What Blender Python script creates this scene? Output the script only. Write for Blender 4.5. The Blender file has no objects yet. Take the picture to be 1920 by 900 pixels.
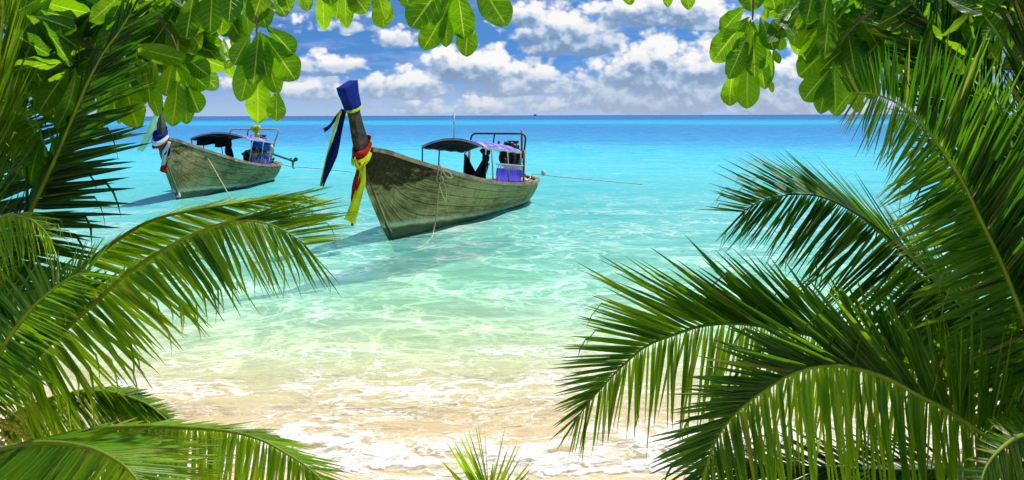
import bpy, math, random
import numpy as np
from mathutils import Vector, Matrix, noise as mnoise

R = math.radians
scene = bpy.context.scene
COL = scene.collection
rng = random.Random(11)

# ------------------------------------------------------------------ camera
CAM_H, FPX, HORIZ, ROLL = 2.4, 1663.0, 216.0, 0.17
cam_d = bpy.data.cameras.new('camera')
cam = bpy.data.objects.new('camera', cam_d)
COL.objects.link(cam)
cam.location = (0, 0, CAM_H)
cam.rotation_euler = (R(90), R(ROLL), 0)
cam_d.sensor_width = 36.0
cam_d.lens = 36.0 * FPX / 1920.0
cam_d.shift_y = -(450.0 - HORIZ) / 1920.0
cam_d.clip_start = 0.05
cam_d.clip_end = 40000
scene.camera = cam

# ------------------------------------------------------------------ render settings
scene.render.engine = 'CYCLES'
cy = scene.cycles
cy.use_denoising = True
cy.adaptive_threshold = 0.03
cy.max_bounces = 8
cy.diffuse_bounces = 3
cy.glossy_bounces = 3
cy.transmission_bounces = 6
cy.transparent_max_bounces = 16
cy.caustics_reflective = False
cy.caustics_refractive = False
cy.sample_clamp_indirect = 6.0
vs = scene.view_settings
vs.view_transform = 'Standard'
vs.look = 'None'
vs.exposure = 0.30
vs.gamma = 1.0
vs.use_curve_mapping = False

# ------------------------------------------------------------------ sun
SUN = Vector((0.37, 0.29, 0.88)).normalized()
sun_d = bpy.data.lights.new('sun', 'SUN')
sun_d.energy = 4.9
sun_d.angle = R(0.53)
sun_d.color = (1.0, 0.955, 0.88)
sun = bpy.data.objects.new('sun', sun_d)
COL.objects.link(sun)
sun.rotation_euler = SUN.to_track_quat('Z', 'Y').to_euler()
sun.location = (10, 8, 30)
SUN_EL = math.asin(SUN.z)
SUN_AZ = math.atan2(SUN.x, SUN.y)


# ------------------------------------------------------------------ node helper
class S:
    """A node socket with arithmetic."""
    nt = None

    def __init__(self, sock):
        self.k = sock

    @staticmethod
    def m(op, *a, clamp=False):
        n = S.nt.nodes.new('ShaderNodeMath')
        n.operation = op
        n.use_clamp = clamp
        for i, v in enumerate(a):
            if isinstance(v, S):
                S.nt.links.new(v.k, n.inputs[i])
            else:
                n.inputs[i].default_value = float(v)
        return S(n.outputs[0])

    def __add__(s, o): return S.m('ADD', s, o)
    __radd__ = __add__
    def __sub__(s, o): return S.m('SUBTRACT', s, o)
    def __rsub__(s, o): return S.m('SUBTRACT', o, s)
    def __mul__(s, o): return S.m('MULTIPLY', s, o)
    __rmul__ = __mul__
    def __truediv__(s, o): return S.m('DIVIDE', s, o)
    def __rtruediv__(s, o): return S.m('DIVIDE', o, s)
    def max(s, o): return S.m('MAXIMUM', s, o)
    def min(s, o): return S.m('MINIMUM', s, o)
    def abs(s): return S.m('ABSOLUTE', s)
    def pow(s, o): return S.m('POWER', s, o)
    def clamp(s): return S.m('ADD', s, 0.0, clamp=True)


def link(a, b):
    S.nt.links.new(a.k if isinstance(a, S) else a, b)


def node(t, **kw):
    n = S.nt.nodes.new(t)
    for k, v in kw.items():
        setattr(n, k, v)
    return n


def inp(n, name, v):
    s = n.inputs[name]
    if isinstance(v, S):
        S.nt.links.new(v.k, s)
    elif isinstance(v, bpy.types.NodeSocket):
        S.nt.links.new(v, s)
    else:
        s.default_value = v


def sstep(x, a, b, lo=0.0, hi=1.0):
    n = node('ShaderNodeMapRange', interpolation_type='SMOOTHSTEP')
    inp(n, 'Value', x)
    inp(n, 'From Min', a)
    inp(n, 'From Max', b)
    inp(n, 'To Min', lo)
    inp(n, 'To Max', hi)
    return S(n.outputs[0])


def comb(x, y, z):
    n = node('ShaderNodeCombineXYZ')
    for i, v in enumerate((x, y, z)):
        inp(n, i, v)
    return S(n.outputs[0])


def sep(v):
    n = node('ShaderNodeSeparateXYZ')
    inp(n, 0, v)
    return S(n.outputs[0]), S(n.outputs[1]), S(n.outputs[2])


def tnoise(v, scale=1.0, detail=4.0, rough=0.5, dist=0.0, lac=2.0, color=False):
    n = node('ShaderNodeTexNoise')
    inp(n, 'Vector', v)
    inp(n, 'Scale', scale)
    inp(n, 'Detail', detail)
    inp(n, 'Roughness', rough)
    inp(n, 'Lacunarity', lac)
    inp(n, 'Distortion', dist)
    return S(n.outputs['Color' if color else 'Fac'])


def tvor(v, scale=1.0, feature='F1', detail=0.0, rough=0.5, smooth=1.0, rnd=1.0):
    n = node('ShaderNodeTexVoronoi', feature=feature)
    inp(n, 'Vector', v)
    inp(n, 'Scale', scale)
    inp(n, 'Detail', detail)
    inp(n, 'Roughness', rough)
    inp(n, 'Randomness', rnd)
    if feature == 'SMOOTH_F1':
        inp(n, 'Smoothness', smooth)
    return S(n.outputs['Distance'])


def rgba(c):
    return (c[0], c[1], c[2], 1.0)


def mixc(f, a, b, blend='MIX'):
    n = node('ShaderNodeMix', data_type='RGBA', blend_type=blend)
    inp(n, 0, f)
    for i, c in ((6, a), (7, b)):
        if isinstance(c, S):
            S.nt.links.new(c.k, n.inputs[i])
        else:
            n.inputs[i].default_value = rgba(c)
    return S(n.outputs[2])


def ramp(f, stops, interp='LINEAR'):
    n = node('ShaderNodeValToRGB')
    inp(n, 'Fac', f)
    cr = n.color_ramp
    cr.interpolation = interp
    while len(cr.elements) < len(stops):
        cr.elements.new(0.5)
    for e, (p, c) in zip(cr.elements, stops):
        e.position = p
    for e, (p, c) in zip(cr.elements, stops):
        e.color = rgba(c) if not isinstance(c, (int, float)) else (c, c, c, 1)
    return S(n.outputs[0])


def bump(h, strength=0.3, dist=0.02, normal=None):
    n = node('ShaderNodeBump')
    inp(n, 'Height', h)
    inp(n, 'Strength', strength)
    inp(n, 'Distance', dist)
    if normal is not None:
        inp(n, 'Normal', normal)
    return S(n.outputs[0])


def attr(name):
    n = node('ShaderNodeAttribute', attribute_name=name)
    return S(n.outputs['Fac'])


def new_mat(name):
    m = bpy.data.materials.new(name)
    m.use_nodes = True
    m.node_tree.nodes.clear()
    S.nt = m.node_tree
    out = node('ShaderNodeOutputMaterial')
    return m, out


def principled(color, rough=0.6, metal=0.0, spec=0.5, normal=None):
    n = node('ShaderNodeBsdfPrincipled')
    if isinstance(color, S):
        link(color, n.inputs['Base Color'])
    else:
        n.inputs['Base Color'].default_value = rgba(color)
    inp(n, 'Roughness', rough)
    inp(n, 'Metallic', metal)
    inp(n, 'Specular IOR Level', spec)
    if normal is not None:
        inp(n, 'Normal', normal)
    return n.outputs[0]


def objco():
    return S(node('ShaderNodeTexCoord').outputs['Object'])


# ------------------------------------------------------------------ world: sky with cumulus
world = bpy.data.worlds.new('World')
scene.world = world
world.use_nodes = True
world.node_tree.nodes.clear()
S.nt = world.node_tree
SKY_STRENGTH = 0.085


def build_world():
    gen = S(node('ShaderNodeTexCoord').outputs['Generated'])
    x, y, z = sep(gen)
    sky = node('ShaderNodeTexSky', sky_type='NISHITA')
    sky.sun_disc = False
    sky.sun_elevation = SUN_EL
    sky.sun_rotation = SUN_AZ
    sky.altitude = 0
    sky.air_density = 1.0
    sky.dust_density = 0.3
    sky.ozone_density = 2.5
    # clear tropical air: the blue comes down close to the horizon
    vn = node('ShaderNodeVectorMath', operation='NORMALIZE')
    link(comb(x, y, z.max(0.0) * 4.0 + 0.22), vn.inputs[0])
    link(vn.outputs[0], sky.inputs['Vector'])
    base = mixc(1.0, S(sky.outputs[0]), (0.53, 1.0, 1.36), 'MULTIPLY')
    yy = y.abs().max(0.25)
    ax = x / yy * 10.0            # azimuth, tenths of a radian
    el = z.max(0.0) / yy * 10.0   # elevation, tenths of a radian

    def u(px): return (px - 960) / 166.3
    def w(py): return (216 - py) / 166.3
    # cumulus: centre azimuth, base height, half width, height, weight
    blobs = [(1250, 186, 230, 120, 1.05), (1215, 130, 85, 85, 1.0), (1330, 150, 150, 95, .95), (1130, 165, 80, 70, .8),
             (885, 138, 112, 66, 1.05), (985, 166, 130, 64, .85), (1015, 140, 55, 52, .7),
             (1060, 82, 125, 90, 1.05), (985, 40, 70, 50, .8), (1240, 36, 170, 70, .85), (1330, 50, 70, 40, .8), (745, 84, 52, 42, .9),
             (600, 130, 85, 42, .85), (610, 176, 100, 40, .75), (745, 172, 120, 46, .8), (640, 52, 110, 40, .5),
             (400, 105, 75, 50, .8), (1480, 190, 120, 130, .85), (440, 168, 60, 30, .6),
             (1640, 120, 120, 90, .7), (200, 80, 150, 90, .7), (900, 206, 300, 30, .62), (1400, 208, 360, 30, .62)]

    def density(ax, el, fine):
        v = comb(ax, el * 1.25, 3.7)
        warp = tnoise(v, 1.1, 2.0, 0.5, color=True)
        wx, wz, _ = sep(warp)
        bx = ax + (wx - 0.5) * 0.55
        bz = el + (wz - 0.5) * 0.18
        f = hs = ws = None
        for (cx, by, hw, hh, wt) in blobs:
            dx = (bx - u(cx)) * (166.3 / hw)
            dz = (bz - w(by)) * (166.3 / hh)
            dd = dz.max(dz * -3.2)
            g = (1.0 - dx * dx - dd * dd) * wt
            f = g if f is None else S.m('SMOOTH_MAX', f, g, 0.25)
            if fine:
                gw = g.max(0.0).pow(2.0) + 1e-4
                hs = gw * dz if hs is None else hs + gw * dz
                ws = gw if ws is None else ws + gw
        n1 = tnoise(v, 3.1, 8.0 if fine else 5.0, 0.52)
        pf = tvor(comb(ax + (wx - .5) * .3, el * 1.25, 1.3), 5.2, 'SMOOTH_F1', 2.0, 0.55, 0.6)
        d = f.max(-0.7) * 0.85 + (n1 - 0.5) * 0.92 + (0.36 - pf) * 0.72 + 0.25
        return (d, hs / ws, n1) if fine else d

    d0, hrel, nn = density(ax, el, True)
    d1 = density(ax + 0.045, el + 0.115, False)
    lit = sstep(d0 - d1, -0.42, 0.5)
    thick = sstep(d0, 0.05, 0.95)
    rise = sstep(hrel + (nn - .5) * .7, .02, .66)
    shade = (lit * 0.75 + rise * 0.62 - 0.22 + (1.0 - thick) * .18).clamp()
    ccol = ramp(shade, [(0.0, (2.0, 3.1, 4.8)), (0.3, (3.2, 4.5, 6.4)), (0.55, (5.4, 6.4, 7.8)), (0.82, (7.9, 8.1, 8.4)), (1.0, (9.4, 9.3, 9.1))])
    alpha = sstep(d0, -0.08, 0.30)
    # thin high veil and the murk that lies along the sea horizon
    veil = sstep(tnoise(comb(ax * 0.5, el * 2.6, 9.1), 1.5, 6.0, 0.6), 0.46, 0.78) * 0.55
    base = mixc(veil, base, (6.0, 7.2, 8.8))
    low = sstep(el, 0.0, 0.62, 1.0, 0.0)
    base = mixc(low * 0.72, base, (4.9, 5.8, 7.4))
    ccol = mixc(low * 0.55, ccol, (5.0, 5.7, 7.0))
    col = mixc(alpha * 0.97, base, ccol)
    bg = node('ShaderNodeBackground')
    link(col, bg.inputs['Color'])
    bg.inputs['Strength'].default_value = SKY_STRENGTH
    out = node('ShaderNodeOutputWorld')
    link(bg.outputs[0], out.inputs[0])


build_world()
world.cycles.sampling_method = 'MANUAL'
world.cycles.sample_map_resolution = 512


# ------------------------------------------------------------------ scene helpers
def unroll(px, py):
    a = R(ROLL)
    dx, dy = px - 960.0, py - HORIZ
    return dx * math.cos(a) + dy * math.sin(a), -dx * math.sin(a) + dy * math.cos(a)


def at(px, py, d):
    """A point of the place: seen at this bearing and height, d metres away."""
    dx, dy = unroll(px, py)
    return Vector((dx / FPX * d, d, CAM_H - dy / FPX * d))


def tag(o, label=None, cat=None, group=None, kind=None):
    if label: o['label'] = label
    if cat: o['category'] = cat
    if group: o['group'] = group
    if kind: o['kind'] = kind
    return o


def empty(name, loc=(0, 0, 0), rz=0.0):
    o = bpy.data.objects.new(name, None)
    o.empty_display_size = 0.3
    COL.objects.link(o)
    o.location = loc
    o.rotation_euler = (0, 0, rz)
    return o


def mesh_obj(name, verts, faces, mat, parent=None, smooth=True, attrs=None):
    me = bpy.data.meshes.new(name)
    me.from_pydata([tuple(v) for v in verts], [], faces)
    if attrs:
        for k, vals in attrs.items():
            a = me.attributes.new(k, 'FLOAT', 'POINT')
            a.data.foreach_set('value', np.asarray(vals, dtype=np.float32))
    me.materials.append(mat)
    if smooth:
        me.polygons.foreach_set('use_smooth', [True] * len(me.polygons))
    me.update()
    o = bpy.data.objects.new(name, me)
    COL.objects.link(o)
    if parent is not None:
        o.parent = parent
    return o


class MB:
    """Collects shapes of one part."""
    def __init__(s):
        s.v, s.f, s.a = [], [], {}

    def add(s, vs, fs, **at_):
        b = len(s.v)
        s.v += [Vector(v) for v in vs]
        s.f += [tuple(i + b for i in f) for f in fs]
        for k, vals in at_.items():
            s.a.setdefault(k, [])
            s.a[k] += list(vals)

    def box(s, c, size, rot=None, bev=0.0):
        hx, hy, hz = [a / 2 for a in size]
        b = min(bev, hx * .9, hy * .9, hz * .9)
        ring = []
        if b > 0:
            prof = [(-hz, b), (-hz + b, 0), (hz - b, 0), (hz, b)]
        else:
            prof = [(-hz, 0), (hz, 0)]
        for (z, i) in prof:
            x, y = hx - i, hy - i
            k = b
            if b > 0:
                ring.append([(-x + k, -y, z), (x - k, -y, z), (x, -y + k, z), (x, y - k, z), (x - k, y, z), (-x + k, y, z), (-x, y - k, z), (-x, -y + k, z)])
            else:
                ring.append([(-x, -y, z), (x, -y, z), (x, y, z), (-x, y, z)])
        n = len(ring[0])
        vs = [Vector(p) for r in ring for p in r]
        if rot is not None:
            vs = [rot @ v for v in vs]
        vs = [v + Vector(c) for v in vs]
        fs = [tuple(range(n))[::-1], tuple(range((len(ring) - 1) * n, len(ring) * n))]
        for j in range(len(ring) - 1):
            for i in range(n):
                fs.append((j * n + i, j * n + (i + 1) % n, (j + 1) * n + (i + 1) % n, (j + 1) * n + i))
        s.add(vs, fs)
        return s

    def tube(s, pts, rad, n=8, caps=True):
        pts = [Vector(p) for p in pts]
        rr = rad if isinstance(rad, (list, tuple)) else [rad] * len(pts)
        vs, fs = [], []
        up = None
        for i, p in enumerate(pts):
            t = (pts[min(i + 1, len(pts) - 1)] - pts[max(i - 1, 0)])
            t = t.normalized() if t.length > 1e-9 else Vector((0, 0, 1))
            if up is None:
                up = Vector((0, 0, 1)) if abs(t.z) < .9 else Vector((1, 0, 0))
            a = t.cross(up)
            if a.length < 1e-6:
                a = t.cross(Vector((1, 0.3, 0)))
            a.normalize()
            b = t.cross(a)
            up = -b if False else a.cross(t)
            for k in range(n):
                th = 2 * math.pi * k / n
                vs.append(p + (a * math.cos(th) + b * math.sin(th)) * rr[i])
        for i in range(len(pts) - 1):
            for k in range(n):
                fs.append((i * n + k, i * n + (k + 1) % n, (i + 1) * n + (k + 1) % n, (i + 1) * n + k))
        if caps:
            fs.append(tuple(range(n))[::-1])
            fs.append(tuple(range((len(pts) - 1) * n, len(pts) * n)))
        s.add(vs, fs)
        return s

    def torus(s, c, axis, r, rt, n=20, m=8):
        axis = Vector(axis).normalized()
        a = axis.cross(Vector((0, 0, 1)))
        if a.length < .1:
            a = Vector((1, 0, 0))
        a.normalize()
        b = axis.cross(a)
        vs, fs = [], []
        for i in range(n):
            th = 2 * math.pi * i / n
            d = a * math.cos(th) + b * math.sin(th)
            for j in range(m):
                ph = 2 * math.pi * j / m
                vs.append(Vector(c) + d * (r + rt * math.cos(ph)) + axis * (rt * math.sin(ph)))
        for i in range(n):
            for j in range(m):
                fs.append((i * m + j, i * m + (j + 1) % m, ((i + 1) % n) * m + (j + 1) % m, ((i + 1) % n) * m + j))
        s.add(vs, fs)
        return s

    def blob(s, c, r, seed=0, amp=.2, n=12, m=8, freq=2.0):
        c = Vector(c)
        r = Vector(r if isinstance(r, (tuple, list)) else (r, r, r))
        vs, fs = [], []
        for j in range(m + 1):
            th = math.pi * j / m
            for i in range(n):
                ph = 2 * math.pi * i / n
                d = Vector((math.sin(th) * math.cos(ph), math.sin(th) * math.sin(ph), math.cos(th)))
                k = 1 + amp * mnoise.noise(d * freq + Vector((seed * 3.1, seed, 0)))
                vs.append(c + Vector((d.x * r.x, d.y * r.y, d.z * r.z)) * k)
        for j in range(m):
            for i in range(n):
                fs.append((j * n + i, (j + 1) * n + i, (j + 1) * n + (i + 1) % n, j * n + (i + 1) % n))
        s.add(vs, fs)
        return s

    def build(s, name, mat, parent=None, smooth=True):
        return mesh_obj(name, s.v, s.f, mat, parent, smooth, s.a or None)


def crom(pts, n):
    """n points along a smooth curve through pts, even in length."""
    P = [Vector(p) for p in pts]
    P = [P[0] * 2 - P[1]] + P + [P[-1] * 2 - P[-2]]
    out = []
    for i in range(1, len(P) - 2):
        for k in range(24):
            t = k / 24
            a, b, c, d = P[i - 1], P[i], P[i + 1], P[i + 2]
            out.append(.5 * ((2 * b) + (c - a) * t + (2 * a - 5 * b + 4 * c - d) * t * t + (3 * b - a - 3 * c + d) * t ** 3))
    out.append(P[-2])
    L = [0.0]
    for i in range(1, len(out)):
        L.append(L[-1] + (out[i] - out[i - 1]).length)
    res, j = [], 0
    for k in range(n):
        s_ = L[-1] * k / (n - 1)
        while j < len(L) - 2 and L[j + 1] < s_:
            j += 1
        f = (s_ - L[j]) / max(L[j + 1] - L[j], 1e-9)
        res.append(out[j].lerp(out[j + 1], min(max(f, 0), 1)))
    return res


def lerp_tab(tab, t):
    if t <= tab[0][0]: return tab[0][1:]
    for a, b in zip(tab, tab[1:]):
        if t <= b[0]:
            f = (t - a[0]) / (b[0] - a[0])
            return tuple(p + (q - p) * f for p, q in zip(a[1:], b[1:]))
    return tab[-1][1:]


def smooth_tab(tab, t):
    xs = [r[0] for r in tab]
    if t <= xs[0]: return tab[0][1]
    if t >= xs[-1]: return tab[-1][1]
    i = max(j for j in range(len(xs)) if xs[j] <= t)
    i = min(i, len(xs) - 2)
    x0, x1 = xs[i], xs[i + 1]
    y0, y1 = tab[i][1], tab[i + 1][1]
    def sl(j):
        if j == 0: return (tab[1][1] - tab[0][1]) / (xs[1] - xs[0])
        if j == len(xs) - 1: return (tab[-1][1] - tab[-2][1]) / (xs[-1] - xs[-2])
        return (tab[j + 1][1] - tab[j - 1][1]) / (xs[j + 1] - xs[j - 1])
    h = x1 - x0
    t = (t - x0) / h
    return (2 * t ** 3 - 3 * t * t + 1) * y0 + (t ** 3 - 2 * t * t + t) * h * sl(i) + (-2 * t ** 3 + 3 * t * t) * y1 + (t ** 3 - t * t) * h * sl(i + 1)


# ------------------------------------------------------------------ ground and sea
def shore(x):
    return 5.88 + 0.085 * max(x - .5, 0) ** 1.7 * (1 if x < 6 else (6 / x) ** .7) + 0.12 * mnoise.noise(Vector((x * .9, 3.3, 0))) + .03 * max(-x - 1, 0)


def bed_z(x, y):
    s = shore(x)
    if y < s:
        z = 0.125 * (s - y)
        z = z if z < .7 else .7 + (z - .7) * .3
        return z + 0.012 * mnoise.noise(Vector((x * 1.3, y * 1.3, 1)))
    e = y - s
    d = 1.7 * (1 - math.exp(-e * .050)) + 4.0 * (1 - math.exp(-max(e - 45, 0) / 60))
    return -d + 0.035 * min(e, 1) * mnoise.noise(Vector((x * .55, y * .8, 5)))


def wave_z(x, y):
    f = min(max((y - 6.5) / 6, 0.15), 1) * (1 if y < 40 else max(0, 1 - (y - 40) / 80))
    return f * (0.016 * math.sin(y * 2.1 + .5 * math.sin(x * .5) + x * .15) + 0.03 * mnoise.noise(Vector((x * .55, y * 1.15, 2.2))) + .014 * mnoise.noise(Vector((x * 1.7, y * 2.6, 7.7))))


def fan_grid(y0, y1, ny, nx, fz, back=None):
    ys = [y0 * (y1 / y0) ** (j / (ny - 1)) for j in range(ny)]
    if back:
        ys = list(back) + ys
    vs, fs = [], []
    for y in ys:
        hw = 1.25 * max(y, y0) + 16
        for i in range(nx):
            t = 2 * i / (nx - 1) - 1
            x = hw * (0.35 * t + 0.65 * t ** 3)
            vs.append((x, y, fz(x, y)))
    for j in range(len(ys) - 1):
        for i in range(nx - 1):
            fs.append((j * nx + i, j * nx + i + 1, (j + 1) * nx + i + 1, (j + 1) * nx + i))
    return vs, fs


def mat_sand():
    m, out = new_mat('sand')
    p = S(node('ShaderNodeNewGeometry').outputs['Position'])
    x, y, z = sep(p)
    n1 = tnoise(p, 1.6, 5.0, .55)
    n2 = tnoise(p, 60.0, 4.0, .7)
    n3 = tnoise(p, 260.0, 2.0, .6)
    dry = mixc(sstep(n1, .3, .7), (.66, .49, .30), (.74, .58, .38))
    wet = (.68, .47, .24)
    wetf = sstep(z + (n1 - .5) * .05, .06, .12, 1.0, 0.0)
    deep = sstep(z, -.10, -.5)
    c = mixc(wetf, dry, wet)
    c = mixc(deep, c, (.77, .72, .50))
    c = mixc(sstep(n2, .55, .78) * .35, c, (.40, .28, .16))
    c = mixc(sstep(n3, .45, .7) * .25, c, (.9, .82, .68))
    h = n1 * .6 + n2 * .25 + n3 * .12
    rg = 0.9 - wetf * 0.45
    link(principled(c, rg, 0, .35, bump(h, .5, .03)), out.inputs[0])
    return m


def mat_water():
    m, out = new_mat('sea_water')
    p = S(node('ShaderNodeNewGeometry').outputs['Position'])
    x, y, z = sep(p)
    yc = y.max(4.2)
    big = tnoise(comb(x * .018, y * .03, 0.0), 1.0, 3.0, .55)
    mid = tnoise(comb(x * .12, y * .35, 3.0), 1.0, 4.0, .6)
    side = sstep(x / yc, .02, .34)
    ly = S.m('LOGARITHM', yc, 2.0)
    edge = tnoise(comb(x / yc * 5.0, ly * 9.0, 4.0), 1.0, 6.0, .62)
    yw = yc * (1.0 + (big - .5) * .16 + (mid - .5) * .12 + (edge - .5) * .46 * sstep(y, 20.0, 60.0) + side * .13)
    t = S.m('LOGARITHM', yw / 4.0, 2.0) / 10.0
    # what the water itself sends back, by depth off the shore
    scat = ramp(t, [(0.0, (.70, .62, .40)), (.10, (.66, .70, .42)), (.13, (.56, .76, .50)), (.165, (.28, .74, .54)), (.205, (.15, .69, .55)), (.25, (.10, .63, .57)),
                    (.33, (.085, .57, .60)), (.385, (.05, .44, .56)), (.44, (.022, .25, .46)), (.52, (.013, .18, .40)), (.575, (.012, .19, .41)),
                    (.605, (.008, .33, .50)), (.655, (.008, .27, .46)), (.70, (.006, .11, .31)), (1.0, (.006, .09, .27))])
    amt = ramp(t, [(0.0, 0.02), (.10, .10), (.14, .20), (.19, .40), (.25, .64), (.33, .88), (.40, 1.0)])
    tint = ramp(t, [(0.0, (1, 1, .99)), (.09, (.97, .99, .93)), (.13, (.87, 1.0, .87)), (.19, (.64, .98, .87)), (.26, (.50, .96, .91)), (.40, (.15, .75, .85))])
    # surface ripples
    r1 = tnoise(comb(x * .9, y * 2.0, 0.0), 1.0, 5.0, .6, .4)
    r2 = tnoise(comb(x * 3.6, y * 7.5, 2.0), 1.0, 4.0, .6, .6)
    r3 = tnoise(comb(x * .16, y * .55, 5.0), 1.0, 5.0, .62)
    far = sstep(y, 16.0, 60.0)
    hgt = r1 * .5 + r2 * .18
    h_far = r3 * 1.6
    nrm = bump(hgt, .55, .16)
    nrm = bump(h_far * far, .35, .9, nrm)
    # caustic net painted as bright lines in the transmission tint and scatter colour
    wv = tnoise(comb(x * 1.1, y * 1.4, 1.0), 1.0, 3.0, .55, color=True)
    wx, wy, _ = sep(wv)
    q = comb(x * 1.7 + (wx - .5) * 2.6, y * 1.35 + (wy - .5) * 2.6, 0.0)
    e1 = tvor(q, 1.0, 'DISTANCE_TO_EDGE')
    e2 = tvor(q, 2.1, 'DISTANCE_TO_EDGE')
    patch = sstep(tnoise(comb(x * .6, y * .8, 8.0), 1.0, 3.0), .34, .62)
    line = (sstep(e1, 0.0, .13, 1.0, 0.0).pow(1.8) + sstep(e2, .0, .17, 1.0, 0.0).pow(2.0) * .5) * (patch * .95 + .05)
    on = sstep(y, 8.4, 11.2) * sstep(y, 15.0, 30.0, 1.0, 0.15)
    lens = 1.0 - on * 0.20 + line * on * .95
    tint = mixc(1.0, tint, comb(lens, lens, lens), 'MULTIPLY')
    # wave shading painted into the scatter colour: hollows darker and bluer
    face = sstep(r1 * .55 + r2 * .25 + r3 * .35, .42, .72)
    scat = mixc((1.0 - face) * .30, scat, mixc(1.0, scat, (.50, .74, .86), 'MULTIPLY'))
    scat = mixc((face * .15 + line * .72).clamp() * on, scat, (.86, .97, .88))  # bright caustic lines and wave tops painted into the scatter colour
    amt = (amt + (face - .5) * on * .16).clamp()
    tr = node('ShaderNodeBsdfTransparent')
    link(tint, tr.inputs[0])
    df = node('ShaderNodeBsdfDiffuse')
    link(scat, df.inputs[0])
    link(nrm, df.inputs['Normal'])
    mx = node('ShaderNodeMixShader')
    link(amt, mx.inputs[0])
    link(tr.outputs[0], mx.inputs[1])
    link(df.outputs[0], mx.inputs[2])
    fr = node('ShaderNodeFresnel')
    fr.inputs['IOR'].default_value = 1.33
    link(nrm, fr.inputs['Normal'])
    gl = node('ShaderNodeBsdfGlossy')
    gl.inputs['Roughness'].default_value = .12
    gl.inputs['Color'].default_value = (.8, .9, 1, 1)
    link(nrm, gl.inputs['Normal'])
    m2 = node('ShaderNodeMixShader')
    link((S(fr.outputs[0]) * .6).min(sstep(y, 24.0, 60.0, .30, .10)), m2.inputs[0])
    link(mx.outputs[0], m2.inputs[1])
    link(gl.outputs[0], m2.inputs[2])
    link(m2.outputs[0], out.inputs[0])
    return m


def mat_foam():
    m, out = new_mat('foam')
    p = S(node('ShaderNodeNewGeometry').outputs['Position'])
    x, y, z = sep(p)
    e = attr('run')            # metres seaward of the waterline
    wv = tnoise(comb(x * .8, y * 1.1, 0.), 1.3, 4.0, .6, color=True)
    wx, wy, _ = sep(wv)
    q = comb(x + (wx - .5) * 1.3, y * 1.5 + (wy - .5) * 1.5, 0.)
    n1 = tnoise(q, 1.15, 8.0, .62)
    n2 = tnoise(q, 3.6, 6.0, .66)
    lace = sstep(tvor(comb(x * 1.0 + (wx - .5) * 2.0 + (n2 - .5) * .5, y * 1.6 + (wy - .5) * 2.0 + (n2 - .5) * .5, 0.), 4.6, 'DISTANCE_TO_EDGE'), .0, .20, 1.0, 0.0)
    bub = sstep(tvor(q, 26.0, 'DISTANCE_TO_EDGE'), .0, .25, 1.0, 0.0)
    ed = e + (wy - .5) * .9
    b1 = sstep(ed, -.25, .02) * sstep(ed, .45, 1.30, 1.0, 0.0) * .92
    b2 = sstep(ed, 1.15, 1.75) * sstep(ed, 1.95, 3.0, 1.0, 0.0) * .55
    b3 = sstep(ed, .5, 1.0) * sstep(ed, 2.9, 3.8, 1.0, 0.0) * .42
    dens = b1.max(b2).max(b3)
    a = sstep(n1 * 1.05 + n2 * .55 + lace * .26 + bub * .08 + dens * .46, 1.12, 1.62)
    a = a * sstep(dens, .0, .12)
    mott = .80 + n2 * .25
    a = (a * mott).clamp() * .86
    c = mixc(sstep(n2, .35, .65), (.86, .90, .95), (.97, .97, .97))
    df = node('ShaderNodeBsdfDiffuse')
    link(c, df.inputs[0])
    link(bump(n2 * .6 + tnoise(q, 14., 3., .6) * .4, .6, .06), df.inputs['Normal'])
    tr = node('ShaderNodeBsdfTransparent')
    mx = node('ShaderNodeMixShader')
    link(a, mx.inputs[0])
    link(tr.outputs[0], mx.inputs[1])
    link(df.outputs[0], mx.inputs[2])
    link(mx.outputs[0], out.inputs[0])
    return m


vs_, fs_ = fan_grid(4.6, 14000, 200, 150, bed_z, back=[-30, -20, -12, -7, -4, -2, 0, 1, 2, 2.8, 3.5, 4.1])
tag(mesh_obj('beach', vs_, fs_, mat_sand()), kind='structure')
vs_, fs_ = fan_grid(4.8, 14000, 330, 220, wave_z)
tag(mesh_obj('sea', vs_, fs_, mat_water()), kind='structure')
vs_, fs_, run_ = [], [], []
NXF, NYF = 260, 70
for j in range(NYF):
    y = 5.5 + 4.5 * j / (NYF - 1)
    for i in range(NXF):
        x = -9 + 18 * i / (NXF - 1)
        vs_.append((x, y, max(bed_z(x, y), wave_z(x, y)) + .012 + .012 * mnoise.noise(Vector((x * 4, y * 4, 0)))))
        run_.append(y - shore(x))
for j in range(NYF - 1):
    for i in range(NXF - 1):
        fs_.append((j * NXF + i, j * NXF + i + 1, (j + 1) * NXF + i + 1, (j + 1) * NXF + i))
tag(mesh_obj('sea_foam', vs_, fs_, mat_foam(), attrs={'run': run_}), 'white lacy foam of the spent wave along the sand', 'foam', kind='stuff')

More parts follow.
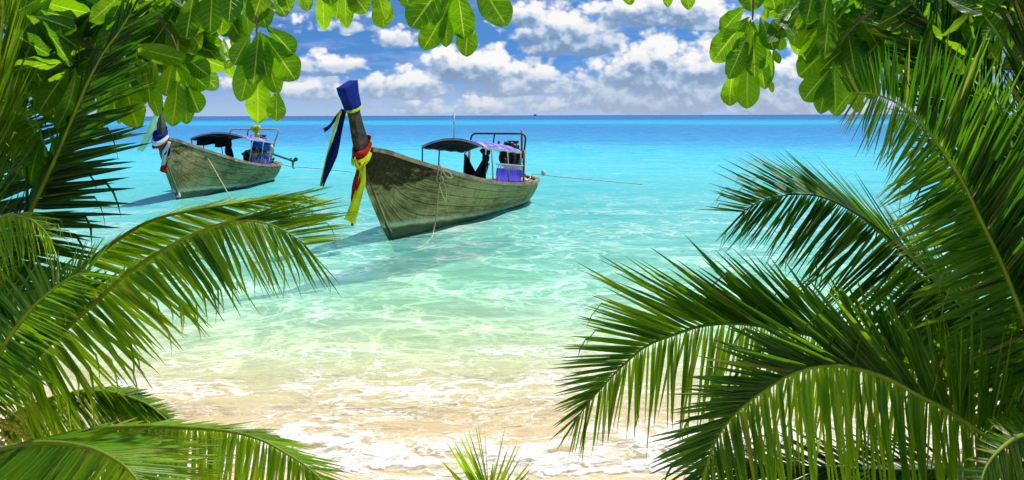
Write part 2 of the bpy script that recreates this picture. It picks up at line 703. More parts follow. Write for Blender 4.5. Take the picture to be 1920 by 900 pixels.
#@@PART2
# ------------------------------------------------------------------ materials of the boats
def mat_hull(seed, dark):
    m, out = new_mat('weathered_hull')
    p = objco()
    x, y, z = sep(p)
    g = attr('girth')
    k = attr('along')
    n0 = tnoise(comb(x * .55 + seed, z * 1.1, y * .4), 1.0, 6.0, .6)
    n1 = tnoise(comb(x * 1.6 + seed, z * 5.0, y), 1.2, 7.0, .66)
    n2 = tnoise(comb(x * 9.0, z * 9.0, y * 9 + seed), 1.5, 5.0, .65)
    grain = tnoise(comb(x * 2.2, g * 60.0, seed), 1.2, 5.0, .65)
    streak = tnoise(comb(x * 7.0 + seed, z * .7, 0.), 1.5, 4.0, .6)
    c = mixc(sstep(n0, .32, .70), (.115, .062, .018), (.44, .300, .115))
    c = mixc(sstep(grain, .42, .66) * .55, c, (.62, .46, .22))
    c = mixc(sstep(streak, .52, .72) * .45, c, (.085, .052, .017))
    # bare brown wood high on the bow, patches of it elsewhere
    bow = sstep(x, -2.6, .6) * sstep(z, .75, 1.45)
    bare = sstep(n1 + bow * dark - .16, .42, .58)
    c = mixc(bare * .92, c, mixc(sstep(n2, .4, .65), (.012, .005, .0015), (.060, .027, .008)))
    c = mixc(sstep(n2, .60, .74) * .7, c, (.06, .045, .022))
    c = mixc(sstep(n1, .60, .74) * .5, c, (.62, .57, .40))
    # rust weeping from fastenings
    rust = sstep(tnoise(comb(x * 3.1 + seed * 2, z * .9, 2.), 1.6, 3.0, .6), .66, .76) * sstep(n2, .35, .6)
    c = mixc(rust * .8, c, (.10, .045, .012))
    # plank seams
    s = (g * 7.0 + n0 * .10)
    fr = S.m('FRACT', s)
    seam = sstep((fr - .5).abs(), .452, .494)
    c = mixc(seam * .9, c, (.022, .015, .008))
    butt = sstep((S.m('FRACT', k * .42 + S.m('FLOOR', s) * .37) - .5).abs(), .489, .498)
    c = mixc(butt * .6, c, (.05, .042, .025))
    # growth along the waterline with a pale crust on its upper edge
    wl = z - .02 - sstep(x, -5.0, .3) * .20 + (n1 - .5) * .12
    c = mixc(sstep(wl, .09, .03) * .0 + sstep(wl, .0, .06, 0.0, 1.0) * sstep(wl, .06, .15, 1.0, 0.0) * sstep(n2, .3, .55) * .8, c, (.58, .57, .42))
    c = mixc(sstep(wl, -.02, .03, 1.0, 0.0) * .94, c, mixc(n2, (.04, .05, .028), (.12, .125, .07)))
    c = mixc(sstep(z, -.02, .07, 1.0, 0.0) * .7, c, (.022, .030, .018))
    h = seam * -.5 + grain * .25 + n2 * .25 + bare * -.1
    link(principled(c, .85, 0, .08, bump(h, .7, .014)), out.inputs[0])
    return m


def mat_wood(name, c0, c1, c2, scale=1.0, rough=.75):
    m, out = new_mat(name)
    p = objco()
    x, y, z = sep(p)
    n0 = tnoise(p, 2.2 * scale, 6.0, .6)
    n1 = tnoise(comb(x * 3.0, y * 22.0, z * 12.0), 1.0 * scale, 5.0, .65)
    n2 = tnoise(p, 26.0 * scale, 4.0, .65)
    c = mixc(sstep(n0, .35, .66), c0, c1)
    c = mixc(sstep(n1, .45, .7) * .6, c, c2)
    c = mixc(sstep(n2, .58, .75) * .6, c, (c0[0] * .35, c0[1] * .35, c0[2] * .35))
    link(principled(c, rough, 0, .3, bump(n1 * .5 + n2 * .5, .6, .012)), out.inputs[0])
    return m


def mat_plain(name, c, rough=.6, metal=0.0, spec=.4, var=.25, scale=14.0, bmp=.15):
    m, out = new_mat(name)
    p = objco()
    n0 = tnoise(p, scale, 5.0, .6)
    d = tuple(a * (1 - var) for a in c)
    col = mixc(sstep(n0, .3, .7), d, c)
    link(principled(col, rough, metal, spec, bump(n0, bmp, .01)), out.inputs[0])
    return m


def mat_rusty(name, c, amount):
    m, out = new_mat(name)
    p = objco()
    n0 = tnoise(p, 9.0, 6.0, .65)
    n1 = tnoise(p, 45.0, 4.0, .6)
    r = sstep(n0 + (n1 - .5) * .3, .62 - amount * .35, .70 - amount * .3)
    col = mixc(r, c, mixc(n1, (.10, .035, .010), (.27, .11, .03)))
    link(principled(col, .55, .0, .4, bump(n1, .3, .004)), out.inputs[0])
    return m


def mat_cloth(name, c, trans=.25, var=.22, weave=90.0, c2=None):
    m, out = new_mat(name)
    p = objco()
    n0 = tnoise(p, 5.0, 4.0, .55)
    n1 = tnoise(p, weave, 2.0, .5)
    col = mixc(sstep(n0, .3, .7), tuple(a * (1 - var) for a in c), c)
    if c2 is not None:
        col = mixc(sstep(tnoise(p, 3.0, 3.0, .6), .52, .6), col, c2)
    b = bump(n0 * .6 + n1 * .2, .5, .02)
    df = principled(col, .85, 0, .15, b)
    tl = node('ShaderNodeBsdfTranslucent')
    link(col, tl.inputs[0])
    link(b, tl.inputs['Normal'])
    mx = node('ShaderNodeMixShader')
    mx.inputs[0].default_value = trans
    link(df, mx.inputs[1])
    link(tl.outputs[0], mx.inputs[2])
    link(mx.outputs[0], out.inputs[0])
    return m


M = {}
M['hull_a'] = mat_hull(2.0, .40)
M['hull_b'] = mat_hull(9.0, .17)
M['rail'] = mat_wood('grey_rail_wood', (.15, .095, .055), (.31, .22, .145), (.46, .36, .25))
M['prow'] = mat_wood('dark_prow_wood', (.022, .012, .006), (.060, .036, .017), (.15, .095, .050))
M['prow_b'] = mat_wood('brown_prow_wood', (.060, .045, .035), (.10, .078, .060), (.15, .125, .10))
M['pale_stem'] = mat_wood('pale_stem_wood', (.34, .29, .17), (.46, .41, .27), (.54, .49, .35))
M['deck'] = mat_wood('deck_boards', (.24, .20, .14), (.36, .31, .23), (.45, .40, .32))
M['steel'] = mat_rusty('galvanised_pipe', (.36, .36, .36), .15)
M['rust_steel'] = mat_rusty('rusty_pipe', (.30, .22, .15), .75)
M['dark_steel'] = mat_rusty('dark_pipe', (.045, .045, .06), .2)
M['black'] = mat_plain('black_iron', (.012, .012, .013), .5, 0, .5, .4, 20, .4)
M['grease'] = mat_plain('greasy_iron', (.035, .03, .028), .42, .3, .5, .5, 25, .4)
M['shaft'] = mat_rusty('shaft_iron', (.06, .04, .035), .35)
M['bronze'] = mat_plain('propeller_metal', (.14, .09, .06), .45, .4, .5, .3)
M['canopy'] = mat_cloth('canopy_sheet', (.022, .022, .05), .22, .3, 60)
M['canopy_purple'] = mat_cloth('purple_canopy_sheet', (.17, .11, .62), .08, .2, 60, (.50, .44, .80))
M['purple'] = mat_cloth('purple_banner', (.15, .085, .72), .10, .18, 60)
M['lace'] = mat_cloth('white_lacing', (.72, .70, .72), .1, .2, 120)
M['hammock'] = mat_cloth('black_netting', (.008, .008, .010), .05)
M['blue_cloth'] = mat_cloth('blue_cloth', (.006, .020, .24), .10, .4)
M['navy_cloth'] = mat_cloth('navy_cloth', (.008, .012, .11), .12)
M['bright_blue'] = mat_cloth('bright_blue_tarpaulin', (.02, .13, .62), .2)
M['yellow_cloth'] = mat_cloth('yellow_cloth', (.80, .82, .02), .35)
M['red_cloth'] = mat_cloth('red_cloth', (.56, .022, .014), .25, .45)
M['white_cloth'] = mat_cloth('white_cloth', (.80, .80, .82), .25)
M['green_cloth'] = mat_cloth('pale_green_cloth', (.80, .94, .66), .6, .08)
M['rope'] = mat_wood('rope_fibre', (.42, .30, .15), (.55, .42, .24), (.62, .50, .32), 3.0)
M['rope_pale'] = mat_wood('pale_rope_fibre', (.55, .52, .42), (.68, .65, .54), (.74, .72, .62), 3.0)
M['rubber'] = mat_plain('tyre_rubber', (.016, .016, .017), .8, 0, .3, .3)
M['white_paint'] = mat_plain('white_paint', (.72, .71, .66), .6, 0, .3, .25)
M['ship'] = mat_plain('ship_paint', (.02, .10, .24), .6)

# ------------------------------------------------------------------ longtail boats
# boat space: x forward (0 at the foot of the stem on the water), y to port, z up from the water
BEAM = [(-1.12, .075), (-.6, .20), (0, .315), (1, .53), (2, .70), (3, .80), (4, .85), (5, .87), (6, .86), (7, .78), (7.7, .66), (8.2, .49), (8.55, .30), (8.75, .16), (8.86, .02)]
SHEER = [(-1.12, 1.80), (-.6, 1.72), (0, 1.57), (1, 1.335), (2, 1.12), (3, .945), (4, .815), (5, .72), (6, .65), (7, .61), (8, .60), (8.86, .615)]
STEM_F = [(-.30, -.30), (0, 0), (.27, .28), (.54, .60), (.80, .93), (1.03, 1.24), (1.17, 1.48), (1.27, 1.70), (1.40, 1.92), (1.46, 2.12), (1.53, 2.35), (1.67, 2.58), (1.86, 2.82)]
KEEL = [(-1.12, 1.36), (-1.03, 1.24), (-.8, .93), (-.54, .60), (-.27, .28), (0, 0), (.35, -.2), (.9, -.33), (2, -.36), (6.8, -.36), (7.8, -.22), (8.3, -.04), (8.6, .14), (8.86, .34)]


def hull_pt(k, g, side):
    B, Z = smooth_tab(BEAM, k), smooth_tab(SHEER, k)
    zk = min(lerp_tab(KEEL, k)[0], Z - .05)
    p = .82 if k < 6.5 else .82 - .25 * min((k - 6.5) / 2, 1)
    b = B * (g ** p) * (1 + .10 * math.sin(math.pi * g))
    return Vector((-k, side * max(b, .004), zk + (Z - zk) * g))


def build_hull(mat, root):
    ks = [-1.12 + (8.86 + 1.12) * i / 84 for i in range(85)]
    G = [0, .03, .08, .15, .22, .3, .38, .46, .54, .62, .7, .78, .86, .93, 1.0]
    n = len(G) * 2 - 1
    vs, fs, gi, al = [], [], [], []
    for k in ks:
        row = [(g, -1) for g in G[::-1]] + [(g, 1) for g in G[1:]]
        for g, sd in row:
            vs.append(hull_pt(k, g, sd))
            gi.append(g)
            al.append(k)
    for i in range(len(ks) - 1):
        for j in range(n - 1):
            fs.append((i * n + j, i * n + j + 1, (i + 1) * n + j + 1, (i + 1) * n + j))
    fs.append(tuple(range((len(ks) - 1) * n, len(ks) * n)))
    o = mesh_obj('hull', vs, fs, mat, root, True, {'girth': gi, 'along': al})
    sd = o.modifiers.new('thickness', 'SOLIDIFY')
    sd.thickness = .045
    sd.offset = -1
    return o


def sweep_rail(pts, w, h):
    mb = MB()
    prof = [(-w, -h), (w * .75, -h), (w, -h * .5), (w, h * .55), (w * .7, h), (-w, h)]
    n = len(prof)
    vs, fs = [], []
    for i, p in enumerate(pts):
        t = (pts[min(i + 1, len(pts) - 1)] - pts[max(i - 1, 0)]).normalized()
        o = Vector((t.y, -t.x, 0))
        if o.length < 1e-6: o = Vector((0, 1, 0))
        o.normalize()
        for (a, b) in prof:
            vs.append(p + o * a + Vector((0, 0, b)))
    for i in range(len(pts) - 1):
        for j in range(n):
            fs.append((i * n + j, i * n + (j + 1) % n, (i + 1) * n + (j + 1) % n, (i + 1) * n + j))
    fs.append(tuple(range(n))[::-1])
    fs.append(tuple(range((len(pts) - 1) * n, len(pts) * n)))
    mb.add(vs, fs)
    return mb


def build_stem(mat, root, upright=0.0):
    rear = [(-.95, -.30), (-.55, 0), (-.22, .30), (.10, .62), (.38, .95), (.62, 1.28), (.80, 1.55), (.90, 1.76), (.99, 1.95), (1.13, 2.14), (1.255, 2.35), (1.39, 2.64), (1.50, 2.97)]
    vs, fs = [], []
    for (f, r) in zip(STEM_F, rear):
        z = f[1]
        w = .062 + .006 * min(max((z - 1.0) / .8, 0), 1)
        up_ = upright * max(z - 1.2, 0)
        fx, fz, rx, rz = f[0] + .012 - up_, f[1], r[0] - up_, r[1]
        vs += [(fx - .025, -w, fz), (fx, -w + .025, fz), (fx, w - .025, fz), (fx - .025, w, fz), (rx + .02, w, rz), (rx, w - .02, rz), (rx, -w + .02, rz), (rx + .02, -w, rz)]
    n = 8
    for i in range(len(STEM_F) - 1):
        for j in range(n):
            fs.append((i * n + j, i * n + (j + 1) % n, (i + 1) * n + (j + 1) % n, (i + 1) * n + j))
    fs.append(tuple(range(n))[::-1])
    fs.append(tuple(range((len(STEM_F) - 1) * n, len(STEM_F) * n)))
    return mesh_obj('prow_post', vs, fs, mat, root, False)


def pipe(name, pts, r, mat, root, n=8):
    return MB().tube(pts, r, n).build(name, mat, root)


def arc_pts(x, w, z, rise, n=13):
    return [Vector((x, w * (2 * i / (n - 1) - 1), z + rise * (1 - (2 * i / (n - 1) - 1) ** 2))) for i in range(n)]


def lettering(name, text, size, depth, mat, parent, mt, align='LEFT'):
    f = bpy.data.curves.new(name, 'FONT')
    f.body, f.size, f.extrude, f.align_x = text, size, depth, align
    f.align_y = 'CENTER' if align == 'CENTER' else 'BOTTOM_BASELINE'
    t = bpy.data.objects.new(name + '_curve', f)
    COL.objects.link(t)
    bpy.context.view_layer.update()
    me = bpy.data.meshes.new_from_object(t.evaluated_get(bpy.context.evaluated_depsgraph_get()))
    bpy.data.objects.remove(t)
    me.name = name
    me.materials.clear()
    me.materials.append(mat)
    o = bpy.data.objects.new(name, me)
    COL.objects.link(o)
    o.parent = parent
    o.matrix_local = mt
    return o


def build_boat(loc, rz, label, second=False):
    root = empty('longtail_boat', loc, rz)
    tag(root, label, 'boat', 'wooden longtail boats at anchor')
    build_hull(M['hull_b'] if second else M['hull_a'], root)
    st = build_stem(M['prow_b'] if second else M['prow'], root, .20 if second else 0.0)
    # pale planks let in behind the stem at the waterline
    for sd in (-1, 1):
        vs, fs = [], []
        for i in range(13):
            z = .14 + .86 * i / 12
            xf = smooth_tab([(b, a) for a, b in STEM_F], z)
            for q in range(4):
                x = xf - .05 - (.30 - .16 * i / 12) * q / 3
                k = -x
                zk, Z = lerp_tab(KEEL, k)[0], smooth_tab(SHEER, k)
                g = min(max((z - zk) / (Z - zk), .0), 1)
                vs.append((x, sd * (max(abs(hull_pt(k, g, 1).y), .066) + .010), z))
        for i in range(12):
            for q in range(3):
                fs.append((4 * i + q, 4 * i + q + 1, 4 * i + q + 5, 4 * i + q + 4))
        o = mesh_obj('stem_plank', vs, fs, M['pale_stem'], root)
        o.modifiers.new('thickness', 'SOLIDIFY').thickness = .012
    if second:
        MB().box((.085, 0, .16), (.14, .17, .14), bev=.01).build('draught_mark', M['white_paint'], root)
    # gunwale all the way round
    ks = [-1.0 + 9.86 * i / 60 for i in range(61)]
    port = [hull_pt(k, 1, 1) + Vector((0, .0, .0)) for k in ks]
    star = [hull_pt(k, 1, -1) for k in ks]
    loop = star + port[::-1][1:]
    sweep_rail(loop, .062, .042).build('gunwale', M['rail'], root, False)
    # rubbing strake below the rail
    s2 = [hull_pt(k, .885, -1) + Vector((0, -.012, 0)) for k in ks[:-3]]
    p2 = [hull_pt(k, .885, 1) + Vector((0, .012, 0)) for k in ks[:-3]]
    for q in (s2, p2[::-1]):
        sweep_rail(q, .016, .022).build('rubbing_strake', M['rail'], root, False)
    # floor boards, thwarts, foredeck, stern deck
    vs, fs = [], []
    fk = [.3 + 7.6 * i / 24 for i in range(25)]
    for k in fk:
        z = .22 if k > 2 else .22 + (2 - k) * .20
        Z = smooth_tab(SHEER, k)
        zk = lerp_tab(KEEL, k)[0]
        b = smooth_tab(BEAM, k) * (max((z - zk) / (Z - zk), .02) ** .82) - .05
        vs += [(-k, -b, z), (-k, 0, z + .01), (-k, b, z)]
    for i in range(24):
        for j in (0, 1):
            fs.append((i * 3 + j, i * 3 + j + 1, i * 3 + j + 4, i * 3 + j + 3))
    mesh_obj('floor_boards', vs, fs, M['deck'], root)
    for k in (1.6, 2.7, 4.4, 5.3):
        b = smooth_tab(BEAM, k) - .06
        MB().box((-k, 0, smooth_tab(SHEER, k) - .20), (.24, 2 * b, .04), bev=.008).build('thwart', M['deck'], root, False)
    vs, fs = [], []
    dk = [-.95 + 1.5 * i / 8 for i in range(9)]
    for k in dk:
        b = max(smooth_tab(BEAM, k) - .05, .01)
        vs += [(-k, -b, smooth_tab(SHEER, k) - .05), (-k, b, smooth_tab(SHEER, k) - .05)]
    for i in range(8):
        fs.append((2 * i, 2 * i + 1, 2 * i + 3, 2 * i + 2))
    mesh_obj('foredeck', vs, fs, M['deck'], root, False)
    # stern deck with a well cut in it
    vs, fs = [], []
    N = 28
    for i in range(N):
        th = 2 * math.pi * i / N
        cx, cyy = -8.02 + .25 * math.cos(th), .20 * math.sin(th)
        k = 8.02 - .80 * math.cos(th)
        kk = min(max(k, 7.22), 8.80)
        b = smooth_tab(BEAM, kk) - .045
        vs += [(cx, cyy, .575), (-kk, math.copysign(min(abs(1.4 * b * math.sin(th)), b), math.sin(th)), .575)]
    for i in range(N):
        j = (i + 1) % N
        fs.append((2 * i, 2 * i + 1, 2 * j + 1, 2 * j))
    o = mesh_obj('stern_deck', vs, fs, M['rail'], root, False)
    o.modifiers.new('thickness', 'SOLIDIFY').thickness = .03

    # canopy
    ZF, ZR, XF, XR, W = 1.70, 1.485, -3.18, -5.95, .76
    RISE = .185
    nL, nW = 12, 13
    if second:
        W = .92
    def roof(u, v):
        x = XF + (XR - XF) * u
        z = ZF + (ZR - ZF) * u
        sag = -.018 * math.sin(u * math.pi * 4) ** 2
        return Vector((x, W * v, z + RISE * (1 - v * v) + sag))
    def sheet(u0, u1, name, mat):
        vs = [roof(u0 + (u1 - u0) * i / nL, 2 * j / (nW - 1) - 1) for i in range(nL + 1) for j in range(nW)]
        fs = [(i * nW + j, i * nW + j + 1, (i + 1) * nW + j + 1, (i + 1) * nW + j) for i in range(nL) for j in range(nW - 1)]
        o = mesh_obj(name, vs, fs, mat, root)
        o.modifiers.new('thickness', 'SOLIDIFY').thickness = .012
        return o
    top = sheet(0, 1, 'canopy', M['canopy_purple'])
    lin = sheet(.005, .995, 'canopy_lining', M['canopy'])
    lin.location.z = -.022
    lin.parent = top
    for u in (0, .33, .66, 1.0):
        pts = [p - Vector((0, 0, .035)) for p in [roof(u, 2 * j / 12 - 1) for j in range(13)]]
        pipe('canopy_hoop', pts, .016, M['steel'] if u in (0, 1.0) else M['dark_steel'], root)
    for v in (-1, -.4, .4, 1):
        pipe('canopy_rail', [roof(u / 8, v) - Vector((0, 0, .045)) for u in range(9)], .013, M['steel'] if abs(v) == 1 else M['dark_steel'], root)
    # white lacing along the eaves
    for v in (-1, 1):
        mb = MB()
        mb.tube([roof((i + .5) / 92, v) + Vector((0, .006 * v, (-.004, -.052)[i % 2])) for i in range(92)], .0115, 6)
        mb.build('eave_lacing', M['lace'], root, False)
    def post(x, y, zt, name='canopy_post', mat=None, r=.017):
        k = -x
        zb = smooth_tab(SHEER, k) - .03
        return pipe(name, [(x, y * (smooth_tab(BEAM, k) - .05) / abs(y), zb), (x, y, zt)], r, mat or M['steel'], root)
    for (u, v) in ((0.01, -1), (.37, -1), (.98, -1), (.20, 1), (.60, 1), (.97, 1)):
        p = roof(u, v)
        post(p.x, p.y, p.z - .03, mat=M['steel'] if v > 0 else M['dark_steel'])
    # big frame over the engine end: two legs and a bar across
    xa = -6.3
    wz = smooth_tab(SHEER, 6.3)
    leg_p = [(xa + .22, .76, wz), (xa + .08, .76, 1.50), (xa - .02, .755, 1.80), (xa - .03, .72, 1.88), (xa - .03, .64, 1.92)]
    leg_s = [(p[0], -p[1], p[2]) for p in leg_p]
    if second:
        leg_p = [(xa + .22, .74, wz), (xa + .08, .90, 1.50), (xa - .02, .99, 1.80), (xa - .03, .98, 1.89), (xa - .03, .90, 1.92)]
    pipe('frame_leg', [leg_p[0], (xa + .15, (leg_p[0][1] + leg_p[1][1]) / 2, 1.1), leg_p[1]], .034, M['rust_steel'], root)
    pipe('frame_leg', [leg_s[0], (xa + .15, -.76, 1.1), leg_s[1]], .034, M['rust_steel'], root)
    bar = crom(leg_p[1:], 10) + crom(leg_s[1:][::-1], 10)
    pipe('frame_bar', bar, .027, M['steel'] if second else M['dark_steel'], root)
    pipe('bar_stay', [(xa - .03, -.10, 1.90), (xa + .02, -.12, 1.66)], .02, M['dark_steel'], root)
    if not second:
        pipe('upright_stick', [(xa - .30, .56, 1.35), (xa - .33, .56, 2.0)], .03, M['rust_steel'], root)
        pipe('aerial', [(XF - .05, .02, 1.86), (XF - .03, .03, 2.43)], [.012, .010], M['steel'], root)
        MB().tube([(XF - .035, .028, 2.10), (XF - .03, .03, 2.45)], .02, 8).build('aerial_sleeve', M['white_paint'], root)
    # side rail and purple banner on the port side
    xf, xr = (-3.92, -5.98) if not second else (-4.95, -6.05)
    def yb_(x): return .80 if not second else .30 + .50 * min(max((-4.95 - x) / 1.1, 0), 1)
    def rp(x, z): return Vector((x, yb_(x), z))
    zt0, zt1 = (1.265, 1.10) if not second else (1.16, 1.08)
    pipe('side_rail', [rp(xf + (xr - xf) * i / 6, zt0 + (zt1 - zt0) * i / 6) for i in range(7)], .016, M['steel'] if not second else M['rust_steel'], root)
    vs, fs = [], []
    for i in range(25):
        u = i / 24
        x = xf - .05 + (xr + .10 - xf) * u
        t = zt0 - .09 + (zt1 - zt0) * u
        b = smooth_tab(SHEER, -x) + (.035 if not second else -.05)
        for j in range(9):
            w = j / 8
            vs.append((x, yb_(x) - .005 + .010 * math.sin(u * 60) * (1 - w * .6) + .012 * math.sin(u * 19 + 1) - .02 * math.sin(w * math.pi), t + (b - t) * w - .012 * (i % 2) * (w < .05)))
    for i in range(24):
        for j in range(8):
            fs.append((i * 9 + j, i * 9 + j + 1, (i + 1) * 9 + j + 1, (i + 1) * 9 + j))
    ban = mesh_obj('side_banner', vs, fs, M['purple'], root)
    ban.modifiers.new('thickness', 'SOLIDIFY').thickness = .008
    mb = MB()
    lp = []
    for i in range(29 if not second else 19):
        u = (i + .5) / (29 if not second else 19)
        x = xf - .05 + (xr + .10 - xf) * u
        zr = zt0 + (zt1 - zt0) * u
        lp.append(Vector((x, yb_(x) + .006, zr + (.02, -.10)[i % 2])))
    mb.tube(lp, .009, 5)
    mb.build('banner_lacing', M['lace'], ban, False)
    MB().box((xr + .20, .822, smooth_tab(SHEER, 5.8) + .12), (.10, .012, .09), bev=.003).build('banner_mark', M['white_paint'], ban, False) if not second else None
    if second:
        ang = math.atan2(.50, -1.1)
        lettering('banner_lettering', "'Ideaf's Bbe", .26, .003, M['white_paint'], ban, Matrix.Translation((-5.47, yb_(-5.47) + .030, .84)) @ Matrix.Rotation(ang, 4, 'Z') @ Matrix.Rotation(R(90), 4, 'X') @ Matrix.Diagonal((.62, 1.15, 1, 1)), 'CENTER')
        a, b = hull_pt(1.9, .74, 1), hull_pt(2.9, .74, 1)
        n_ = (hull_pt(2.4, .85, 1) - hull_pt(2.4, .6, 1)).normalized()
        xx = (b - a).normalized()
        zz = xx.cross(n_).normalized()
        mt = Matrix((xx, zz.cross(xx), zz)).transposed().to_4x4()
        mt.translation = a + zz * .014 - n_ * .1
        lettering('hull_number', "88  88", .2, .002, mat_plain('faded_paint', (.50, .48, .28), .8, var=.5, scale=30), root, mt)
    # low bench along the starboard side
    MB().box((-5.0, -.66, .84), (1.7, .24, .035), bev=.008).build('bench_top', M['navy_cloth'], root, False)
    MB().box((-5.0, -.58, .66), (1.6, .03, .32), bev=.006).build('bench_front', M['dark_steel'], root, False)

    # engine on its swivel at the stern
    E = Vector((-7.45, 0, 0))
    eng = MB()
    eng.box(E + Vector((0, 0, 1.20)), (.62, .40, .40), bev=.04)
    eng.box(E + Vector((.05, 0, 1.44)), (.50, .30, .16), bev=.03)
    eng.box(E + Vector((-.02, 0, .95)), (.48, .34, .16), bev=.03)
    eng.box(E + Vector((.05, .23, 1.20)), (.36, .09, .26), bev=.03)
    eng.box(E + Vector((.05, -.23, 1.20)), (.36, .09, .26), bev=.03)
    eng.tube([E + Vector((.32, 0, 1.25)), E + Vector((.40, 0, 1.25))], .24, 20)
    for i in range(4):
        eng.tube([E + Vector((.20 - .14 * i, .21, 1.42)), E + Vector((.20 - .14 * i, .30, 1.36)), E + Vector((.20 - .14 * i, .29, 1.22))], .03, 8)
    for i in range(7):
        eng.tube([E + Vector((.25 - .07 * i, .19, 1.10)), E + Vector((.22 - .06 * i, .27 + .02 * (i % 3), 1.30)), E + Vector((.10 - .05 * i, .12, 1.54 + .03 * (i % 2)))], .013, 6)
    e = eng.build('engine', M['black'], root)
    MB().tube([E + Vector((-.10, 0, 1.50)), E + Vector((-.10, 0, 1.68))], .15, 16).tube([E + Vector((-.10, 0, 1.66)), E + Vector((-.10, 0, 1.70))], .17, 16).build('air_filter', M['grease'], e)
    MB().torus(E + Vector((.42, 0, 1.25)), (1, 0, 0), .21, .022).box(E + Vector((.42, 0, 1.25)), (.02, .40, .03)).box(E + Vector((.42, 0, 1.25)), (.02, .03, .40)).build('fan_guard', M['grease'], e)
    cow = MB()
    for i in range(9):
        a = i * 2.4
        cow.blob(E + Vector((.14 * math.cos(a) + .05, .15 * math.sin(a), 1.54 + .03 * (i % 3))), (.085, .08, .075), i, .5, 9, 6)
    for i in range(6):
        cow.torus(E + Vector((.20 - .1 * i, .1 - .05 * i, 1.60)), (.4, 1 - .3 * i, .5), .07, .014, 14, 6)
    cow.build('hose_bundle', M['black'], e)
    MB().tube(crom([E + Vector((.22, -.2, 1.3)), E + Vector((.34, -.26, 1.55)), E + Vector((.30, -.26, 1.70))], 8), .035, 10).build('exhaust', M['shaft'], e)
    MB().tube(crom([E + Vector((.1, .12, 1.05)), E + Vector((.6, .16, 1.02)), E + Vector((.95, .18, 1.18)), E + Vector((1.12, .18, 1.24))], 12), [.028] * 9 + [.04] * 3, 8).build('tiller', M['grease'], e)
    MB().box(E + Vector((-.02, 0, .80)), (.20, .20, .42), bev=.02).box(E + Vector((-.02, 0, .63)), (.46, .52, .07), bev=.01).build('swivel_mount', M['rust_steel'], e)
    if second:
        s0, s1 = E + Vector((-.28, 0, 1.10)), E + Vector((-2.05, .62, .62))
    else:
        s0, s1 = E + Vector((-.28, 0, 1.02)), E + Vector((-2.55, -.55, .02))
    MB().tube([s0, s0.lerp(s1, .3), s1], [.055, .045, .036], 10).build('propeller_shaft', M['shaft'], e)
    ax = (s1 - s0).normalized()
    pr = MB()
    pr.tube([s1 - ax * .06, s1 + ax * .10], [.055, .03], 10)
    sd = ax.cross(Vector((0, 0, 1))).normalized()
    upv = sd.cross(ax)
    for i in range(3):
        th = 2 * math.pi * i / 3 + .55
        d = sd * math.cos(th) + upv * math.sin(th)
        c = ax.cross(d)
        vs = []
        for (r_, w_) in ((.03, .03), (.09, .075), (.15, .085), (.20, .05), (.215, .01)):
            tw = .8 - r_ * 2
            cc = c * math.cos(tw) + ax * math.sin(tw)
            vs += [s1 + d * r_ - cc * w_, s1 + d * r_ + cc * w_]
        pr.add(vs, [(2 * q, 2 * q + 1, 2 * q + 3, 2 * q + 2) for q in range(4)])
    pr = pr.build('propeller', M['bronze'], e)
    pr.modifiers.new('thickness', 'SOLIDIFY').thickness = .012
    tray = MB()
    if not second:
        tray.box(E + Vector((-.55, -.08, .80)), (.75, .42, .03), Matrix.Rotation(-.28, 3, 'Y'), .006)
        tray.build('engine_tray', M['black'], e, False)
    else:
        tray.box(s0.lerp(s1, .16) + Vector((0, 0, -.10)), (.40, .14, .16), bev=.01)
        tray.build('shaft_bracket', M['shaft'], e, False)
        MB().tube([s1 + Vector((.12, 0, -.03)), s1 + Vector((.10, .0, -.24)), s1 + Vector((-.10, .02, -.30))], .022, 6).build('skeg', M['shaft'], e)
    return root


def frame(dirx, diry):
    """Heading of a boat whose stern lies in this direction from its bow."""
    return math.atan2(-diry, -dirx)


P1 = at(730.5, 447.5, 17.25); P1.z = 0
P2 = at(333.6, 371.0, 25.4); P2.z = 0
boat1 = build_boat(P1, frame(.317, .948), 'weathered grey longtail boat nearer the beach, blue cloth capping its dark prow')
boat2 = build_boat(P2, frame(.035, .9994), 'weathered longtail boat farther out, lettered purple banner and raised propeller at its stern', True)


def bw(boat, p):
    """Boat space to the world."""
    a = boat.rotation_euler.z
    return Vector((boat.location.x + p[0] * math.cos(a) - p[1] * math.sin(a), boat.location.y + p[0] * math.sin(a) + p[1] * math.cos(a), p[2] if len(p) > 2 else 0))


def strip(pts, widths, wdir, n=24, fold=.02, seed=0, waves=3.0):
    """A strip of cloth along pts with folds across its width."""
    C_ = crom(pts, n)
    W_ = [lerp_tab(widths, i / (n - 1))[0] for i in range(n)]
    m_ = 7
    vs, fs = [], []
    for i, p in enumerate(C_):
        t = (C_[min(i + 1, n - 1)] - C_[max(i - 1, 0)]).normalized()
        d = Vector(wdir) if not callable(wdir) else wdir(i / (n - 1))
        d = (d - t * d.dot(t)).normalized()
        nn = t.cross(d)
        for j in range(m_):
            v = 2 * j / (m_ - 1) - 1
            vs.append(p + d * (v * W_[i] / 2) + nn * (fold * math.sin(v * waves + seed + i * .35) + fold * .6 * mnoise.noise(Vector((i * .3, v * 2, seed)))))
    for i in range(n - 1):
        for j in range(m_ - 1):
            fs.append((i * m_ + j, i * m_ + j + 1, (i + 1) * m_ + j + 1, (i + 1) * m_ + j))
    return vs, fs


def cloth(name, pieces, mat, label, cat, group=None, thick=.004, part='tail'):
    first = None
    for vs, fs in pieces:
        mb = MB()
        mb.add(vs, fs)
        o = mb.build(part if first else name, mat, first)
        o.modifiers.new('thickness', 'SOLIDIFY').thickness = thick
        first = first or o
    tag(first, label, cat, group)
    return first


